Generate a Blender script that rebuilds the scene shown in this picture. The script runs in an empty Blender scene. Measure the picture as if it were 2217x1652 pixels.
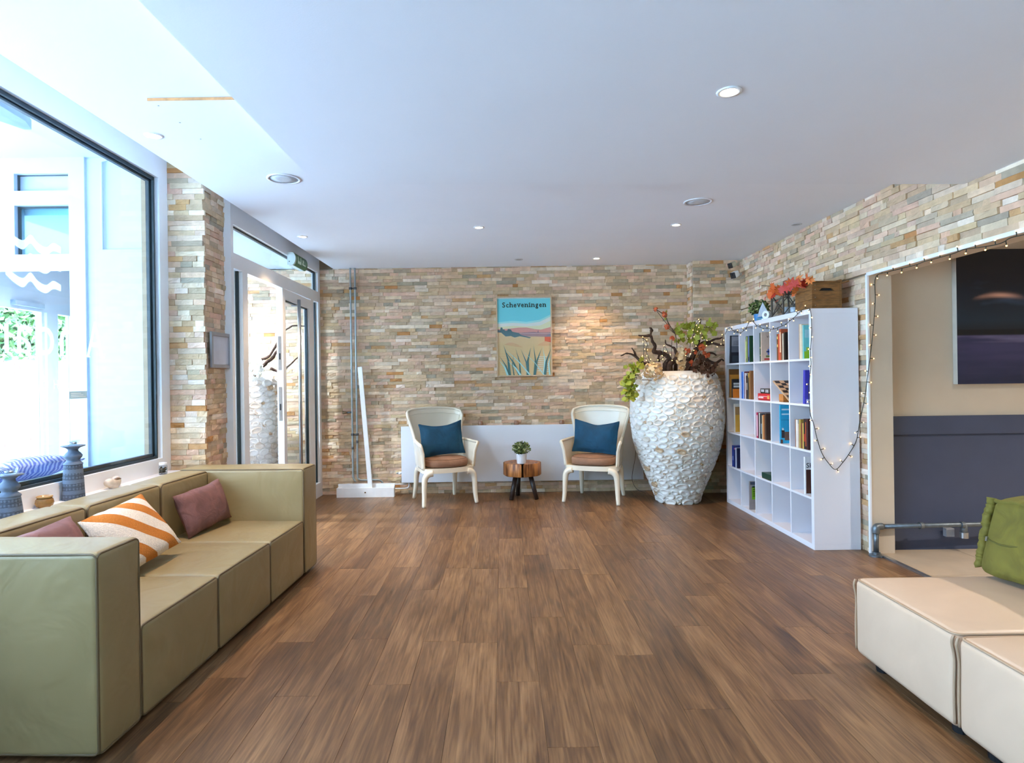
import bpy, math, random
from mathutils import Vector, Matrix, noise
R = random.Random(7)
rad = math.radians
scene = bpy.context.scene
COL = scene.collection

# ------------------------------------------------------------------ camera
F = 1344.0; VPX, VPY = 1087.0, 818.0; CAMZ = 1.33; ROLL = rad(0.8)
cam_d = bpy.data.cameras.new('camera'); cam = bpy.data.objects.new('camera', cam_d); COL.objects.link(cam)
cam_d.sensor_width = 36; cam_d.lens = F / 2217 * 36
cam_d.shift_x = (1108.5 - VPX) / 2217; cam_d.shift_y = -(826 - VPY) / 2217
cam_d.clip_start = 0.02
cam.matrix_world = Matrix.Translation((0, 0, CAMZ)) @ Matrix.Rotation(rad(90), 4, 'X') @ Matrix.Rotation(-ROLL, 4, 'Z')
scene.camera = cam
# ------------------------------------------------------------------ sky, exposure
scene.view_settings.view_transform = 'Standard'; scene.view_settings.look = 'None'
scene.view_settings.gamma = 1; scene.view_settings.use_curve_mapping = False
scene.view_settings.exposure = 1.92
scene.cycles.use_denoising = True
scene.cycles.max_bounces = 10; scene.cycles.diffuse_bounces = 6; scene.cycles.transparent_max_bounces = 16
scene.cycles.sample_clamp_indirect = 6
scene.cycles.caustics_reflective = False; scene.cycles.caustics_refractive = False
SKY = 4.9; SUN = 9.0
world = bpy.data.worlds.new('World'); scene.world = world; world.use_nodes = True
bg = world.node_tree.nodes['Background']; bg.inputs[0].default_value = (0.53, 0.745, 1.0, 1); bg.inputs[1].default_value = SKY
sun_d = bpy.data.lights.new('sun', 'SUN'); sun_d.energy = SUN; sun_d.color = (0.80, 0.91, 1.0); sun_d.angle = rad(1.0)
sun = bpy.data.objects.new('sun', sun_d); COL.objects.link(sun); sun.location = (-4, -6, 9)
sun.rotation_euler = Vector((-0.16, -0.35, -0.92)).to_track_quat('-Z', 'Y').to_euler()
def portal(loc, rot, sx, sy):
    d = bpy.data.lights.new('window_portal', 'AREA'); d.shape = 'RECTANGLE'; d.size = sx; d.size_y = sy
    d.cycles.is_portal = True
    o = bpy.data.objects.new('window_portal', d); COL.objects.link(o); o.location = loc; o.rotation_euler = rot
portal((-2.52, 1.6, 1.75), (0, rad(-90), 0), 2.1, 5.6)
portal((0.65, -3.2, 1.25), (rad(90), 0, 0), 3.3, 2.3)

# ------------------------------------------------------------------ pixel helpers (measured points -> world)
_s, _c = math.sin(ROLL), math.cos(ROLL)
def uv(px, py):
    dx, dy = px - VPX, py - VPY
    return dx * _c - dy * _s, dx * _s + dy * _c
def onY(px, py, Y):
    u, v = uv(px, py); return Vector((u * Y / F, Y, CAMZ - v * Y / F))
def onX(px, py, X):
    u, v = uv(px, py); Y = X * F / u; return Vector((X, Y, CAMZ - v * Y / F))
def onZ(px, py, Z):
    u, v = uv(px, py); Y = (CAMZ - Z) * F / v; return Vector((u * Y / F, Y, Z))

# ------------------------------------------------------------------ materials
def L(r, g, b):
    f = lambda x: (x / 255 / 12.92) if x / 255 <= 0.04045 else ((x / 255 + 0.055) / 1.055) ** 2.4
    return (f(r), f(g), f(b))
MATS = {}
def nodes(name):
    m = bpy.data.materials.new(name); m.use_nodes = True
    nt = m.node_tree; return m, nt, nt.nodes['Principled BSDF'], nt.nodes['Material Output']
def mat(name, col, rough=0.5, var=0.06, scale=12.0, bump=0.0, bscale=None, metal=0.0, stretch=(1, 1, 1), spec=0.5, coat=0.0, sheen=0.0, trans=0.0, bdist=0.002):
    if name in MATS: return MATS[name]
    m, nt, b, out = nodes(name); N = nt.nodes; K = nt.links
    tc = N.new('ShaderNodeTexCoord'); mp = N.new('ShaderNodeMapping'); mp.inputs['Scale'].default_value = stretch
    K.new(tc.outputs['Object'], mp.inputs[0])
    nz = N.new('ShaderNodeTexNoise'); nz.inputs['Scale'].default_value = scale; nz.inputs['Detail'].default_value = 4
    K.new(mp.outputs[0], nz.inputs['Vector'])
    rp = N.new('ShaderNodeValToRGB'); lo = [max(0, c * (1 - var)) for c in col]; hi = [min(1, c * (1 + var)) for c in col]
    rp.color_ramp.elements[0].position = 0.3; rp.color_ramp.elements[1].position = 0.7
    rp.color_ramp.elements[0].color = (*lo, 1); rp.color_ramp.elements[1].color = (*hi, 1)
    K.new(nz.outputs['Fac'], rp.inputs[0]); K.new(rp.outputs[0], b.inputs['Base Color'])
    b.inputs['Roughness'].default_value = rough; b.inputs['Metallic'].default_value = metal
    b.inputs['Specular IOR Level'].default_value = spec; b.inputs['Coat Weight'].default_value = coat
    b.inputs['Sheen Weight'].default_value = sheen
    if trans: b.inputs['Transmission Weight'].default_value = trans
    if bump:
        n2 = N.new('ShaderNodeTexNoise'); n2.inputs['Scale'].default_value = bscale or scale * 4; n2.inputs['Detail'].default_value = 5
        K.new(mp.outputs[0], n2.inputs['Vector'])
        bp = N.new('ShaderNodeBump'); bp.inputs['Strength'].default_value = bump; bp.inputs['Distance'].default_value = bdist
        K.new(n2.outputs['Fac'], bp.inputs['Height']); K.new(bp.outputs[0], b.inputs['Normal'])
    MATS[name] = m; return m
def emit(name, col, strength):
    if name in MATS: return MATS[name]
    m, nt, b, out = nodes(name)
    b.inputs['Base Color'].default_value = (*col, 1)
    b.inputs['Emission Color'].default_value = (*col, 1); b.inputs['Emission Strength'].default_value = strength
    MATS[name] = m; return m
def glass(name, tint=(0.93, 0.97, 0.98), haze=0.0, ior=1.45):
    if name in MATS: return MATS[name]
    m, nt, b, out = nodes(name); N = nt.nodes; K = nt.links
    tr = N.new('ShaderNodeBsdfTransparent'); tr.inputs[0].default_value = (*tint, 1)
    gl = N.new('ShaderNodeBsdfGlossy'); gl.inputs['Roughness'].default_value = 0.03
    lw = N.new('ShaderNodeLayerWeight'); lw.inputs[0].default_value = 0.5; pw_ = N.new('ShaderNodeMath'); pw_.operation = 'POWER'; pw_.inputs[1].default_value = 5; K.new(lw.outputs['Facing'], pw_.inputs[0])
    f0 = ((ior - 1) / (ior + 1)) ** 2; fr = N.new('ShaderNodeMath'); fr.operation = 'MULTIPLY_ADD'; fr.inputs[1].default_value = 0.8; fr.inputs[2].default_value = f0; K.new(pw_.outputs[0], fr.inputs[0])
    mx = N.new('ShaderNodeMixShader'); K.new(fr.outputs[0], mx.inputs[0]); K.new(tr.outputs[0], mx.inputs[1]); K.new(gl.outputs[0], mx.inputs[2])
    last = mx
    if haze:
        df = N.new('ShaderNodeBsdfTranslucent'); df.inputs[0].default_value = (0.9, 0.95, 1, 1)
        m2 = N.new('ShaderNodeMixShader'); m2.inputs[0].default_value = haze
        K.new(mx.outputs[0], m2.inputs[1]); K.new(df.outputs[0], m2.inputs[2]); last = m2
    K.new(last.outputs[0], out.inputs['Surface']); N.remove(b)
    MATS[name] = m; return m
def attr_mat(name, rough=0.6, coat=0.0, obj_color=False, var=0.0, bump=0.0, scale=60, spec=0.5):
    if name in MATS: return MATS[name]
    m, nt, b, out = nodes(name); N = nt.nodes; K = nt.links
    if obj_color:
        a = N.new('ShaderNodeObjectInfo'); src = a.outputs['Color']
    else:
        a = N.new('ShaderNodeAttribute'); a.attribute_name = 'Col'; src = a.outputs['Color']
    b.inputs['Roughness'].default_value = rough; b.inputs['Coat Weight'].default_value = coat
    b.inputs['Specular IOR Level'].default_value = spec
    if var or bump:
        g = N.new('ShaderNodeNewGeometry')
        nz = N.new('ShaderNodeTexNoise'); nz.inputs['Scale'].default_value = scale; nz.inputs['Detail'].default_value = 6; nz.inputs['Roughness'].default_value = 0.65
        K.new(g.outputs['Position'], nz.inputs['Vector'])
    if var:
        n2 = N.new('ShaderNodeTexNoise'); n2.inputs['Scale'].default_value = scale * 0.3; n2.inputs['Detail'].default_value = 5
        K.new(g.outputs['Position'], n2.inputs['Vector'])
        mr = N.new('ShaderNodeMapRange'); mr.inputs['From Min'].default_value = 0.3; mr.inputs['From Max'].default_value = 0.7
        mr.inputs['To Min'].default_value = 1 - var; mr.inputs['To Max'].default_value = 1 + var
        K.new(n2.outputs['Fac'], mr.inputs[0])
        mu = N.new('ShaderNodeVectorMath'); mu.operation = 'SCALE'; K.new(src, mu.inputs[0]); K.new(mr.outputs[0], mu.inputs['Scale'])
        src = mu.outputs[0]
    K.new(src, b.inputs['Base Color'])
    if bump:
        bp = N.new('ShaderNodeBump'); bp.inputs['Strength'].default_value = bump; bp.inputs['Distance'].default_value = 0.012
        K.new(nz.outputs['Fac'], bp.inputs['Height']); K.new(bp.outputs[0], b.inputs['Normal'])
    MATS[name] = m; return m

# ------------------------------------------------------------------ mesh building
class MB:
    def __init__(s): s.v = []; s.f = []; s.col = []
    def add(s, vs, fs, col=None):
        o = len(s.v); s.v += [tuple(p) for p in vs]; s.f += [tuple(i + o for i in f) for f in fs]
        if col is not None: s.col += [(*col[:3], 1.0)] * len(vs)
        return s
    def box(s, x0, x1, y0, y1, z0, z1, M=None, col=None):
        vs = [Vector((x, y, z)) for z in (z0, z1) for y in (y0, y1) for x in (x0, x1)]
        if M is not None: vs = [M @ p for p in vs]
        return s.add(vs, [(0, 2, 3, 1), (4, 5, 7, 6), (0, 1, 5, 4), (2, 6, 7, 3), (0, 4, 6, 2), (1, 3, 7, 5)], col)
    def tube(s, pts, r, n=8, cap=True, col=None, closed=False, sq=False):
        pts = [Vector(p) for p in pts]; m = len(pts)
        rr = r if isinstance(r, (list, tuple)) else [r] * m
        up = None; vs = []
        for i, p in enumerate(pts):
            if closed: t = pts[(i + 1) % m] - pts[i - 1]
            else: t = pts[min(i + 1, m - 1)] - pts[max(i - 1, 0)]
            t = t.normalized() if t.length > 1e-9 else Vector((0, 0, 1))
            if up is None: up = Vector((0, 0, 1)) if abs(t.z) < 0.9 else Vector((0, 1, 0))
            a = up - t * up.dot(t); a = a.normalized() if a.length > 1e-6 else t.orthogonal().normalized()
            b = t.cross(a); up = a
            for k in range(n):
                th = 2 * math.pi * (k + (0.5 if sq else 0)) / n
                q = rr[i] if not isinstance(rr[i], (tuple, list)) else 1
                ex, ey = (rr[i] if isinstance(rr[i], (tuple, list)) else (q, q))
                vs.append(p + a * math.cos(th) * ex + b * math.sin(th) * ey)
        fs = []
        for i in range(m if closed else m - 1):
            j = (i + 1) % m
            for k in range(n):
                k2 = (k + 1) % n; fs.append((i * n + k, i * n + k2, j * n + k2, j * n + k))
        if cap and not closed:
            fs.append(tuple(range(n - 1, -1, -1))); fs.append(tuple((m - 1) * n + k for k in range(n)))
        return s.add(vs, fs, col)
    def lathe(s, prof, n=24, M=None, col=None, wob=None):
        vs = []; fs = []; m = len(prof)
        for i, (r, z) in enumerate(prof):
            for k in range(n):
                th = 2 * math.pi * k / n; q = r * (wob(th, z) if wob else 1)
                vs.append(Vector((q * math.cos(th), q * math.sin(th), z)))
        for i in range(m - 1):
            for k in range(n):
                k2 = (k + 1) % n; fs.append((i * n + k, i * n + k2, (i + 1) * n + k2, (i + 1) * n + k))
        if prof[0][0] > 1e-6: fs.append(tuple(range(n - 1, -1, -1)))
        if prof[-1][0] > 1e-6: fs.append(tuple((m - 1) * n + k for k in range(n)))
        if M is not None: vs = [M @ p for p in vs]
        return s.add(vs, fs, col)
    def prism(s, poly, d0, d1, M=None, col=None):           # polygon in x,z extruded along y
        n = len(poly); vs = [Vector((x, d0, z)) for x, z in poly] + [Vector((x, d1, z)) for x, z in poly]
        fs = [tuple(range(n)), tuple(range(2 * n - 1, n - 1, -1))] + [(i, i + n, (i + 1) % n + n, (i + 1) % n) for i in range(n)]
        if M is not None: vs = [M @ p for p in vs]
        return s.add(vs, fs, col)
    def mesh(s, name, smooth=False):
        me = bpy.data.meshes.new(name); me.from_pydata(s.v, [], s.f)
        if s.col:
            at = me.color_attributes.new('Col', 'FLOAT_COLOR', 'POINT'); flat = [c for q in s.col for c in q]
            at.data.foreach_set('color', flat)
        if smooth: me.polygons.foreach_set('use_smooth', [True] * len(me.polygons))
        me.update(); return me
def link(name, me, m=None, parent=None, loc=None, rot=None, scale=None):
    if m is not None and len(me.materials) == 0: me.materials.append(m)
    o = bpy.data.objects.new(name, me); COL.objects.link(o)
    if parent is not None: o.parent = parent
    if loc is not None: o.location = loc
    if rot is not None: o.rotation_euler = rot
    if scale is not None: o.scale = scale
    return o
def obj(name, mb, m, parent=None, smooth=False, **k):
    me = mb.mesh(name, smooth)
    if smooth == 'auto': me.set_sharp_from_angle(angle=rad(40))
    return link(name, me, m, parent, **k)
def tag(o, label, cat, group=None):
    o['label'] = label; o['category'] = cat
    if group: o['group'] = group
    return o
def thing(name, label, cat, loc=(0, 0, 0), rotz=0, group=None):
    o = bpy.data.objects.new(name, None); COL.objects.link(o); o.empty_display_size = 0.05
    o.location = loc; o.rotation_euler = (0, 0, rotz); return tag(o, label, cat, group)
def struct(name, mb, m, label=None, parent=None):
    o = obj(name, mb, m, parent)
    if parent is None:
        o['kind'] = 'structure'
        if label: o['label'] = label
    return o
def struct_empty(name, label):
    o = bpy.data.objects.new(name, None); COL.objects.link(o); o['kind'] = 'structure'; o['label'] = label; return o
def copy_tree(o, parent=None):
    c = o.copy(); COL.objects.link(c); c.parent = parent
    for ch in list(o.children): copy_tree(ch, c)
    return c
def puff(sx, sy, sz, r, bulge=(0, 0, 0), n=6, seg=3, M=None, wr=0.0, seed=0.0):
    h = (sx / 2, sy / 2, sz / 2); r = min(r, min(h) * 0.98)
    def cs(hh):
        e = [r * math.tan(rad(45) * k / seg) for k in range(seg + 1)]; a = hh - r
        return [-a - q for q in reversed(e)] + [-a + 2 * a * k / n for k in range(1, n)] + [a + q for q in e]
    mb = MB(); key = {}; cl = [cs(q) for q in h]
    def vert(p):
        inner = [max(-(h[i] - r), min(h[i] - r, p[i])) for i in range(3)]
        off = Vector([p[i] - inner[i] for i in range(3)])
        if off.length > 1e-9: off = off.normalized() * r
        q = [inner[i] + off[i] for i in range(3)]
        for i in range(3):
            if abs(abs(p[i]) - h[i]) < 1e-7 and bulge[i]:
                j, k = (i + 1) % 3, (i + 2) % 3
                q[i] += math.copysign(bulge[i] * (1 - (p[j] / h[j]) ** 2) * (1 - (p[k] / h[k]) ** 2), p[i])
        q = Vector(q)
        if wr: q += wr * noise.noise_vector(q * 5 + Vector((seed, seed, seed)))
        kk = tuple(round(c, 6) for c in p)
        if kk not in key: key[kk] = len(mb.v); mb.v.append(tuple(M @ q) if M is not None else tuple(q))
        return key[kk]
    for i in range(3):
        j, k = (i + 1) % 3, (i + 2) % 3
        for sgn in (-1, 1):
            for a in range(len(cl[j]) - 1):
                for b in range(len(cl[k]) - 1):
                    q = []
                    for (da, db) in ((0, 0), (1, 0), (1, 1), (0, 1)):
                        p = [0, 0, 0]; p[i] = sgn * h[i]; p[j] = cl[j][a + da]; p[k] = cl[k][b + db]; q.append(vert(p))
                    mb.f.append(tuple(q if sgn > 0 else reversed(q)))
    return mb
def rrect(a, b, r, n=4):
    out = []
    for cx, cy, t0 in ((a - r, b - r, 0), (-a + r, b - r, 90), (-a + r, -b + r, 180), (a - r, -b + r, 270)):
        for k in range(n + 1):
            t = rad(t0 + 90 * k / n); out.append((cx + r * math.cos(t), cy + r * math.sin(t)))
    return out
def cushion(w, h, T, n=16, pinch=0.07, flange=0.0, wr=0.006, seed=1.0, ears=0.0, fold=0.0):
    """a pillow lying in its local x,z plane, thickness along y"""
    mb = MB(); idx = {}
    ts = [-1 + 2 * k / n for k in range(n + 1)]
    if flange: ts = [-1 - flange] + ts + [1 + flange]
    def pt(a, b, side):
        ca, cb = max(-1, min(1, a)), max(-1, min(1, b))
        t = T / 2 * ((1 - abs(ca) ** 2.6) * (1 - abs(cb) ** 2.6)) ** 0.5
        x = w / 2 * a * (1 - pinch * (1 - cb * cb)); z = h / 2 * b * (1 - pinch * (1 - ca * ca))
        if ears and b > 0: z += ears * (abs(ca) ** 2.2 - 0.35) * max(0, cb) ** 2
        if fold and b > 0: z -= fold * math.exp(-(ca * 3.2) ** 2) * max(0, cb)
        nv = noise.noise_vector(Vector((x * 7 + seed, z * 7, seed + side * 3))) * wr
        e = 0.003 if (abs(a) >= 1 or abs(b) >= 1) else 0
        return Vector((x + nv.x, side * (t + e) + nv.y * (0.3 if t == 0 else 1), z + nv.z))
    m = len(ts)
    for side in (-1, 1):
        for i, a in enumerate(ts):
            for j, b in enumerate(ts):
                idx[(side, i, j)] = len(mb.v); mb.v.append(tuple(pt(a, b, side)))
        for i in range(m - 1):
            for j in range(m - 1):
                q = [idx[(side, i, j)], idx[(side, i + 1, j)], idx[(side, i + 1, j + 1)], idx[(side, i, j + 1)]]
                mb.f.append(tuple(q if side < 0 else reversed(q)))
    ring = [(i, 0) for i in range(m)] + [(m - 1, j) for j in range(1, m)] + [(i, m - 1) for i in range(m - 2, -1, -1)] + [(0, j) for j in range(m - 2, 0, -1)]
    for k in range(len(ring)):
        a, b = ring[k], ring[(k + 1) % len(ring)]
        mb.f.append((idx[(-1, *b)], idx[(-1, *a)], idx[(1, *a)], idx[(1, *b)]))
    return mb
def text_mesh(ch, bold=0.0):
    cu = bpy.data.curves.new('lettering', 'FONT'); cu.body = ch; cu.size = 1; cu.offset = bold; cu.resolution_u = 3
    o = bpy.data.objects.new('lettering', cu); COL.objects.link(o)
    dg = bpy.context.evaluated_depsgraph_get(); me = bpy.data.meshes.new_from_object(o.evaluated_get(dg))
    vs = [v.co.copy() for v in me.vertices]; fs = [tuple(p.vertices) for p in me.polygons]
    bpy.data.objects.remove(o); bpy.data.curves.remove(cu); bpy.data.meshes.remove(me)
    return vs, fs
def smoothpath(pts, n=5):
    pts = [Vector(p) for p in pts]; out = []
    for i in range(len(pts) - 1):
        p0, p1, p2, p3 = pts[max(i - 1, 0)], pts[i], pts[i + 1], pts[min(i + 2, len(pts) - 1)]
        for k in range(n):
            t = k / n
            out.append(0.5 * ((2 * p1) + (p2 - p0) * t + (2 * p0 - 5 * p1 + 4 * p2 - p3) * t * t + (3 * p1 - p0 - 3 * p2 + p3) * t ** 3))
    return out + [pts[-1]]

# ------------------------------------------------------------------ shared materials
M_white = mat('white_paint', L(232, 233, 238), 0.55, 0.02, 3)
M_ceil = mat('ceiling_paint', L(236, 238, 244), 0.75, 0.015, 1.5, 0.15, 180)
M_upvc = mat('white_frame_plastic', L(236, 237, 240), 0.32, 0.02, 4)
M_gasket = mat('dark_gasket', L(28, 45, 52), 0.5, 0.1)
M_glass = glass('window_glass')
M_shelf = mat('white_melamine', L(232, 232, 240), 0.35, 0.015, 3)
M_steel = mat('brushed_steel', L(176, 178, 180), 0.28, 0.08, 30, metal=0.9)
M_galv = mat('galvanised_pipe', L(112, 120, 126), 0.42, 0.2, 25, metal=0.75)
M_black = mat('black_plastic', L(22, 24, 28), 0.45, 0.15)
M_mortar = mat('tan_mortar', L(150, 130, 106), 0.95, 0.12, 10)  # even tan mortar colour behind the stones

# ------------------------------------------------------------------ key dimensions
CZ = 2.62; SOFZ = 2.42; BY = 7.20; RX = 2.69; DX = -2.10; WX = -2.41; PY = 4.47

# ------------------------------------------------------------------ floor: planks
def wood_floor_mat():
    m, nt, b, out = nodes('oak_plank'); N = nt.nodes; K = nt.links
    oi = N.new('ShaderNodeObjectInfo'); g = N.new('ShaderNodeNewGeometry')
    off = N.new('ShaderNodeVectorMath'); off.operation = 'SCALE'; off.inputs[0].default_value = (37, 53, 11); K.new(oi.outputs['Random'], off.inputs['Scale'])
    ad = N.new('ShaderNodeVectorMath'); K.new(g.outputs['Position'], ad.inputs[0]); K.new(off.outputs[0], ad.inputs[1])
    def nz(sc, s, d=4, dist=0.0):
        mp = N.new('ShaderNodeMapping'); mp.inputs['Scale'].default_value = sc; K.new(ad.outputs[0], mp.inputs[0])
        t = N.new('ShaderNodeTexNoise'); t.inputs['Scale'].default_value = s; t.inputs['Detail'].default_value = d; t.inputs['Distortion'].default_value = dist
        K.new(mp.outputs[0], t.inputs['Vector']); return t.outputs['Fac']
    broad = nz((1, 0.18, 1), 7, 3, 0.6); fine = nz((1, 0.035, 1), 120, 4); cath = nz((1, 0.10, 1), 22, 7, 1.6)
    def mul(a, k):
        q = N.new('ShaderNodeMath'); q.operation = 'MULTIPLY'; K.new(a, q.inputs[0]); q.inputs[1].default_value = k; return q.outputs[0]
    def add(a, c):
        q = N.new('ShaderNodeMath'); K.new(a, q.inputs[0]); K.new(c, q.inputs[1]); return q.outputs[0]
    tot = add(add(mul(broad, 0.34), mul(fine, 0.38)), add(mul(cath, 0.38), mul(oi.outputs['Random'], 0.11)))
    rp = N.new('ShaderNodeValToRGB'); e = rp.color_ramp.elements
    e[0].position = 0.38; e[0].color = (*L(56, 38, 25), 1); e[1].position = 0.84; e[1].color = (*L(160, 122, 84), 1)
    x = e.new(0.58); x.color = (*L(106, 75, 48), 1)
    K.new(tot, rp.inputs[0]); K.new(rp.outputs[0], b.inputs['Base Color'])
    mr = N.new('ShaderNodeMapRange'); mr.inputs['To Min'].default_value = 0.30; mr.inputs['To Max'].default_value = 0.46; K.new(broad, mr.inputs[0]); K.new(mr.outputs[0], b.inputs['Roughness'])
    bp = N.new('ShaderNodeBump'); bp.inputs['Strength'].default_value = 0.25; bp.inputs['Distance'].default_value = 0.0015; K.new(fine, bp.inputs['Height']); K.new(bp.outputs[0], b.inputs['Normal'])
    return m
M_floor = wood_floor_mat()
floor = struct('floor', MB().box(-2.6, 2.74, -3, 7.3, -0.12, -0.012), mat('floor_base', L(80, 58, 40), 0.9), 'brown oak plank floor of the lounge')
PW, PL = 0.187, 1.21
def plank_mesh(ln):
    mb = MB(); g = 0.0004; b = 0.0008; x = PW / 2 - g; y = ln / 2 - g
    vs = [(-x, -y, -0.011), (x, -y, -0.011), (x, y, -0.011), (-x, y, -0.011), (-x, -y, -b), (x, -y, -b), (x, y, -b), (-x, y, -b),
          (-x + b, -y + b, 0), (x - b, -y + b, 0), (x - b, y - b, 0), (-x + b, y - b, 0)]
    fs = [(0, 1, 5, 4), (1, 2, 6, 5), (2, 3, 7, 6), (3, 0, 4, 7), (4, 5, 9, 8), (5, 6, 10, 9), (6, 7, 11, 10), (7, 4, 8, 11), (8, 9, 10, 11)]
    me = mb.add(vs, fs).mesh('plank'); me.materials.append(M_floor); return me
PM = {}
x = -2.1 - PW / 2; k = 0
while x < 2.74:
    y = -0.4 - R.random() * PL
    while y < 7.2:
        y1 = min(y + PL, 7.2); ln = round(y1 - y, 3)
        if ln > 0.05 and y1 > 0.9:
            if ln not in PM: PM[ln] = plank_mesh(ln)
            link('plank', PM[ln], None, floor, loc=(x, (y + y1) / 2, 0))
        y += PL
    x += PW
struct('floor_rear', MB().box(-2.6, 2.74, -3, 0.3, -0.02, -0.0115), mat('floor_rear_wood', L(112, 82, 55), 0.4, 0.3, 6, stretch=(8, 0.6, 1)), 'plain oak floor behind the viewer')

# ------------------------------------------------------------------ stone cladding
PAL = [(L(228, 204, 176), 5), (L(214, 184, 150), 5), (L(202, 174, 142), 4), (L(224, 192, 166), 5), (L(192, 172, 146), 2), (L(238, 218, 196), 3),
       (L(206, 162, 116), 1.0), (L(220, 182, 156), 3), (L(178, 164, 142), 1.2), (L(196, 142, 90), 0.45), (L(216, 188, 150), 2)]
def stone_col():
    c = R.choices([p[0] for p in PAL], [p[1] for p in PAL])[0]; q = R.uniform(0.86, 1.12)
    return (c[0] * q * R.uniform(.97, 1.03), c[1] * q, c[2] * q * R.uniform(.95, 1.05))
M_stone_o = attr_mat('split_stone', 0.85, 0, True, var=0.12, bump=0.42, scale=55, spec=0.25)
M_stone_a = attr_mat('split_stone_far', 0.85, 0, False, var=0.12, bump=0.42, scale=55, spec=0.25)
def brick_variant():
    nx, nz = 4, 2; vs = []; fs = []
    for j in range(nz + 1):
        for i in range(nx + 1):
            edge = i in (0, nx) or j in (0, nz)
            d = 1 - R.uniform(0.0, 0.22) - (0.06 if edge else 0)
            vs.append((-0.5 + i / nx + (0 if edge else R.uniform(-.06, .06)), -d, -0.5 + j / nz + (0 if edge else R.uniform(-.15, .15))))
    W = nx + 1
    for j in range(nz):
        for i in range(nx): fs.append((j * W + i, j * W + i + 1, (j + 1) * W + i + 1, (j + 1) * W + i))
    b = len(vs); vs += [(-0.5, 0, -0.5), (0.5, 0, -0.5), (0.5, 0, 0.5), (-0.5, 0, 0.5)]
    fs += [tuple([b, b + 1] + [nx - i for i in range(nx + 1)]), tuple([b + 2, b + 3] + [nz * W + i for i in range(nx + 1)]),
           tuple([b + 3, b] + [j * W for j in range(nz + 1)]), tuple([b + 1, b + 2] + [j * W + nx for j in range(nz, -1, -1)])]
    return vs, fs
BVAR = [brick_variant() for _ in range(14)]; BMESH = []
for v, f in BVAR:
    me = MB().add(v, f).mesh('brick'); me.materials.append(M_stone_o); BMESH.append(me)
def stone(parent, o, rotz, U0, U1, Z0, Z1, keep=lambda u, z: True, prio=lambda u, z, w: w, most=300, dmin=0.014, dmax=0.034, wr=(0.055, 0.21), ends=(0.0, 0.0)):
    """rows of split stone on the plane through o, u along the rotated x axis, facing the rotated -y axis"""
    M = Matrix.Translation(o) @ Matrix.Rotation(rotz, 4, 'Z'); bl = []
    z = Z0
    while z < Z1 - 0.008:
        h = min(R.uniform(0.034, 0.042), Z1 - z); u = U0 - R.uniform(0, .05); first = True
        while u < U1 - 0.006:
            w = R.uniform(*wr) if R.random() > 0.12 else R.uniform(0.2, 0.3)
            u0, u1 = max(u, U0), min(u + w, U1)
            if U1 - u1 < 0.03: u1 = U1
            a, c = u0, u1
            if u0 <= U0 and ends[0]: a = U0 - R.uniform(0, ends[0])
            if u1 >= U1 and ends[1]: c = U1 + R.uniform(0, ends[1])
            if c - a > 0.012 and keep((a + c) / 2, z + h / 2): bl.append((a, c, z, z + h, R.uniform(dmin, dmax)))
            u = u1 if u1 > u else u + w
        z += h
    bl.sort(key=lambda q: -prio((q[0] + q[1]) / 2, (q[2] + q[3]) / 2, q[1] - q[0]))
    far = MB()
    for i, (a, c, z0, z1, d) in enumerate(bl):
        k = R.randrange(len(BVAR)); col = stone_col(); ctr = M @ Vector(((a + c) / 2, 0, (z0 + z1) / 2)); sc = (c - a - 0.0016, d, z1 - z0 - 0.0014)
        if i < most:
            ob = link('brick', BMESH[k], None, parent, loc=ctr, rot=(0, 0, rotz), scale=sc); ob.color = (*col, 1)
        else:
            T = Matrix.Translation(ctr) @ Matrix.Rotation(rotz, 4, 'Z') @ Matrix.Diagonal((*sc, 1))
            far.add([T @ Vector(p) for p in BVAR[k][0]], BVAR[k][1], col)
    if far.v:
        q = obj('brickwork', far, M_stone_a, parent); q['kind'] = 'stuff'
wall_back = struct('wall_back', MB().box(-2.2, 2.75, BY + 0.03, BY + 0.2, 0, 3.0).box(2.18, 2.75, 7.02, BY + 0.03, 0, CZ + 0.02), M_mortar, 'back wall clad in narrow split stone strips')
stone(wall_back, (0, BY + 0.03, 0), 0, -2.12, 2.17, 0.0, CZ, prio=lambda u, z, w: w * (0 if (-1.1 < u < 1.6 and z < .8) or u > 1.75 and z < 1.6 else 1))
stone(wall_back, (0, 7.02, 0), 0, 2.17, RX + 0.02, 0.0, CZ, most=0)
stone(wall_back, (2.18, BY + 0.03, 0), rad(-90), 0.03, 0.20, 0.0, CZ, most=0)
OPY, OPZ = 4.55, 2.05
wall_right = struct('wall_right', MB().box(RX + 0.03, RX + 0.15, OPY, 7.25, 0, 3.0).box(RX + 0.03, RX + 0.15, 0.9, OPY, OPZ, 3.0).box(RX + 0.03, RX + 0.15, -3, 0.9, 0, 3.0), M_mortar, 'right wall clad in split stone above the wide opening')
stone(wall_right, (RX + 0.03, 7.02, 0), rad(-90), 0.02, 7.02 - OPY - 0.014, 0.0, OPZ, most=90, prio=lambda u, z, w: (w if 7.02 - u < 4.72 else 0.001 * w if z > 1.7 else 0) / (7.02 - u))
stone(wall_right, (RX + 0.03, 7.02, 0), rad(-90), 0.02, 7.02 - 2.2, OPZ + 0.014, CZ, most=210,
      keep=lambda u, z: not (7.02 - u < 3.5 and z > SOFZ + .04), prio=lambda u, z, w: w / (7.02 - u) * (0 if 7.02 - u < 3.0 else 1))
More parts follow.
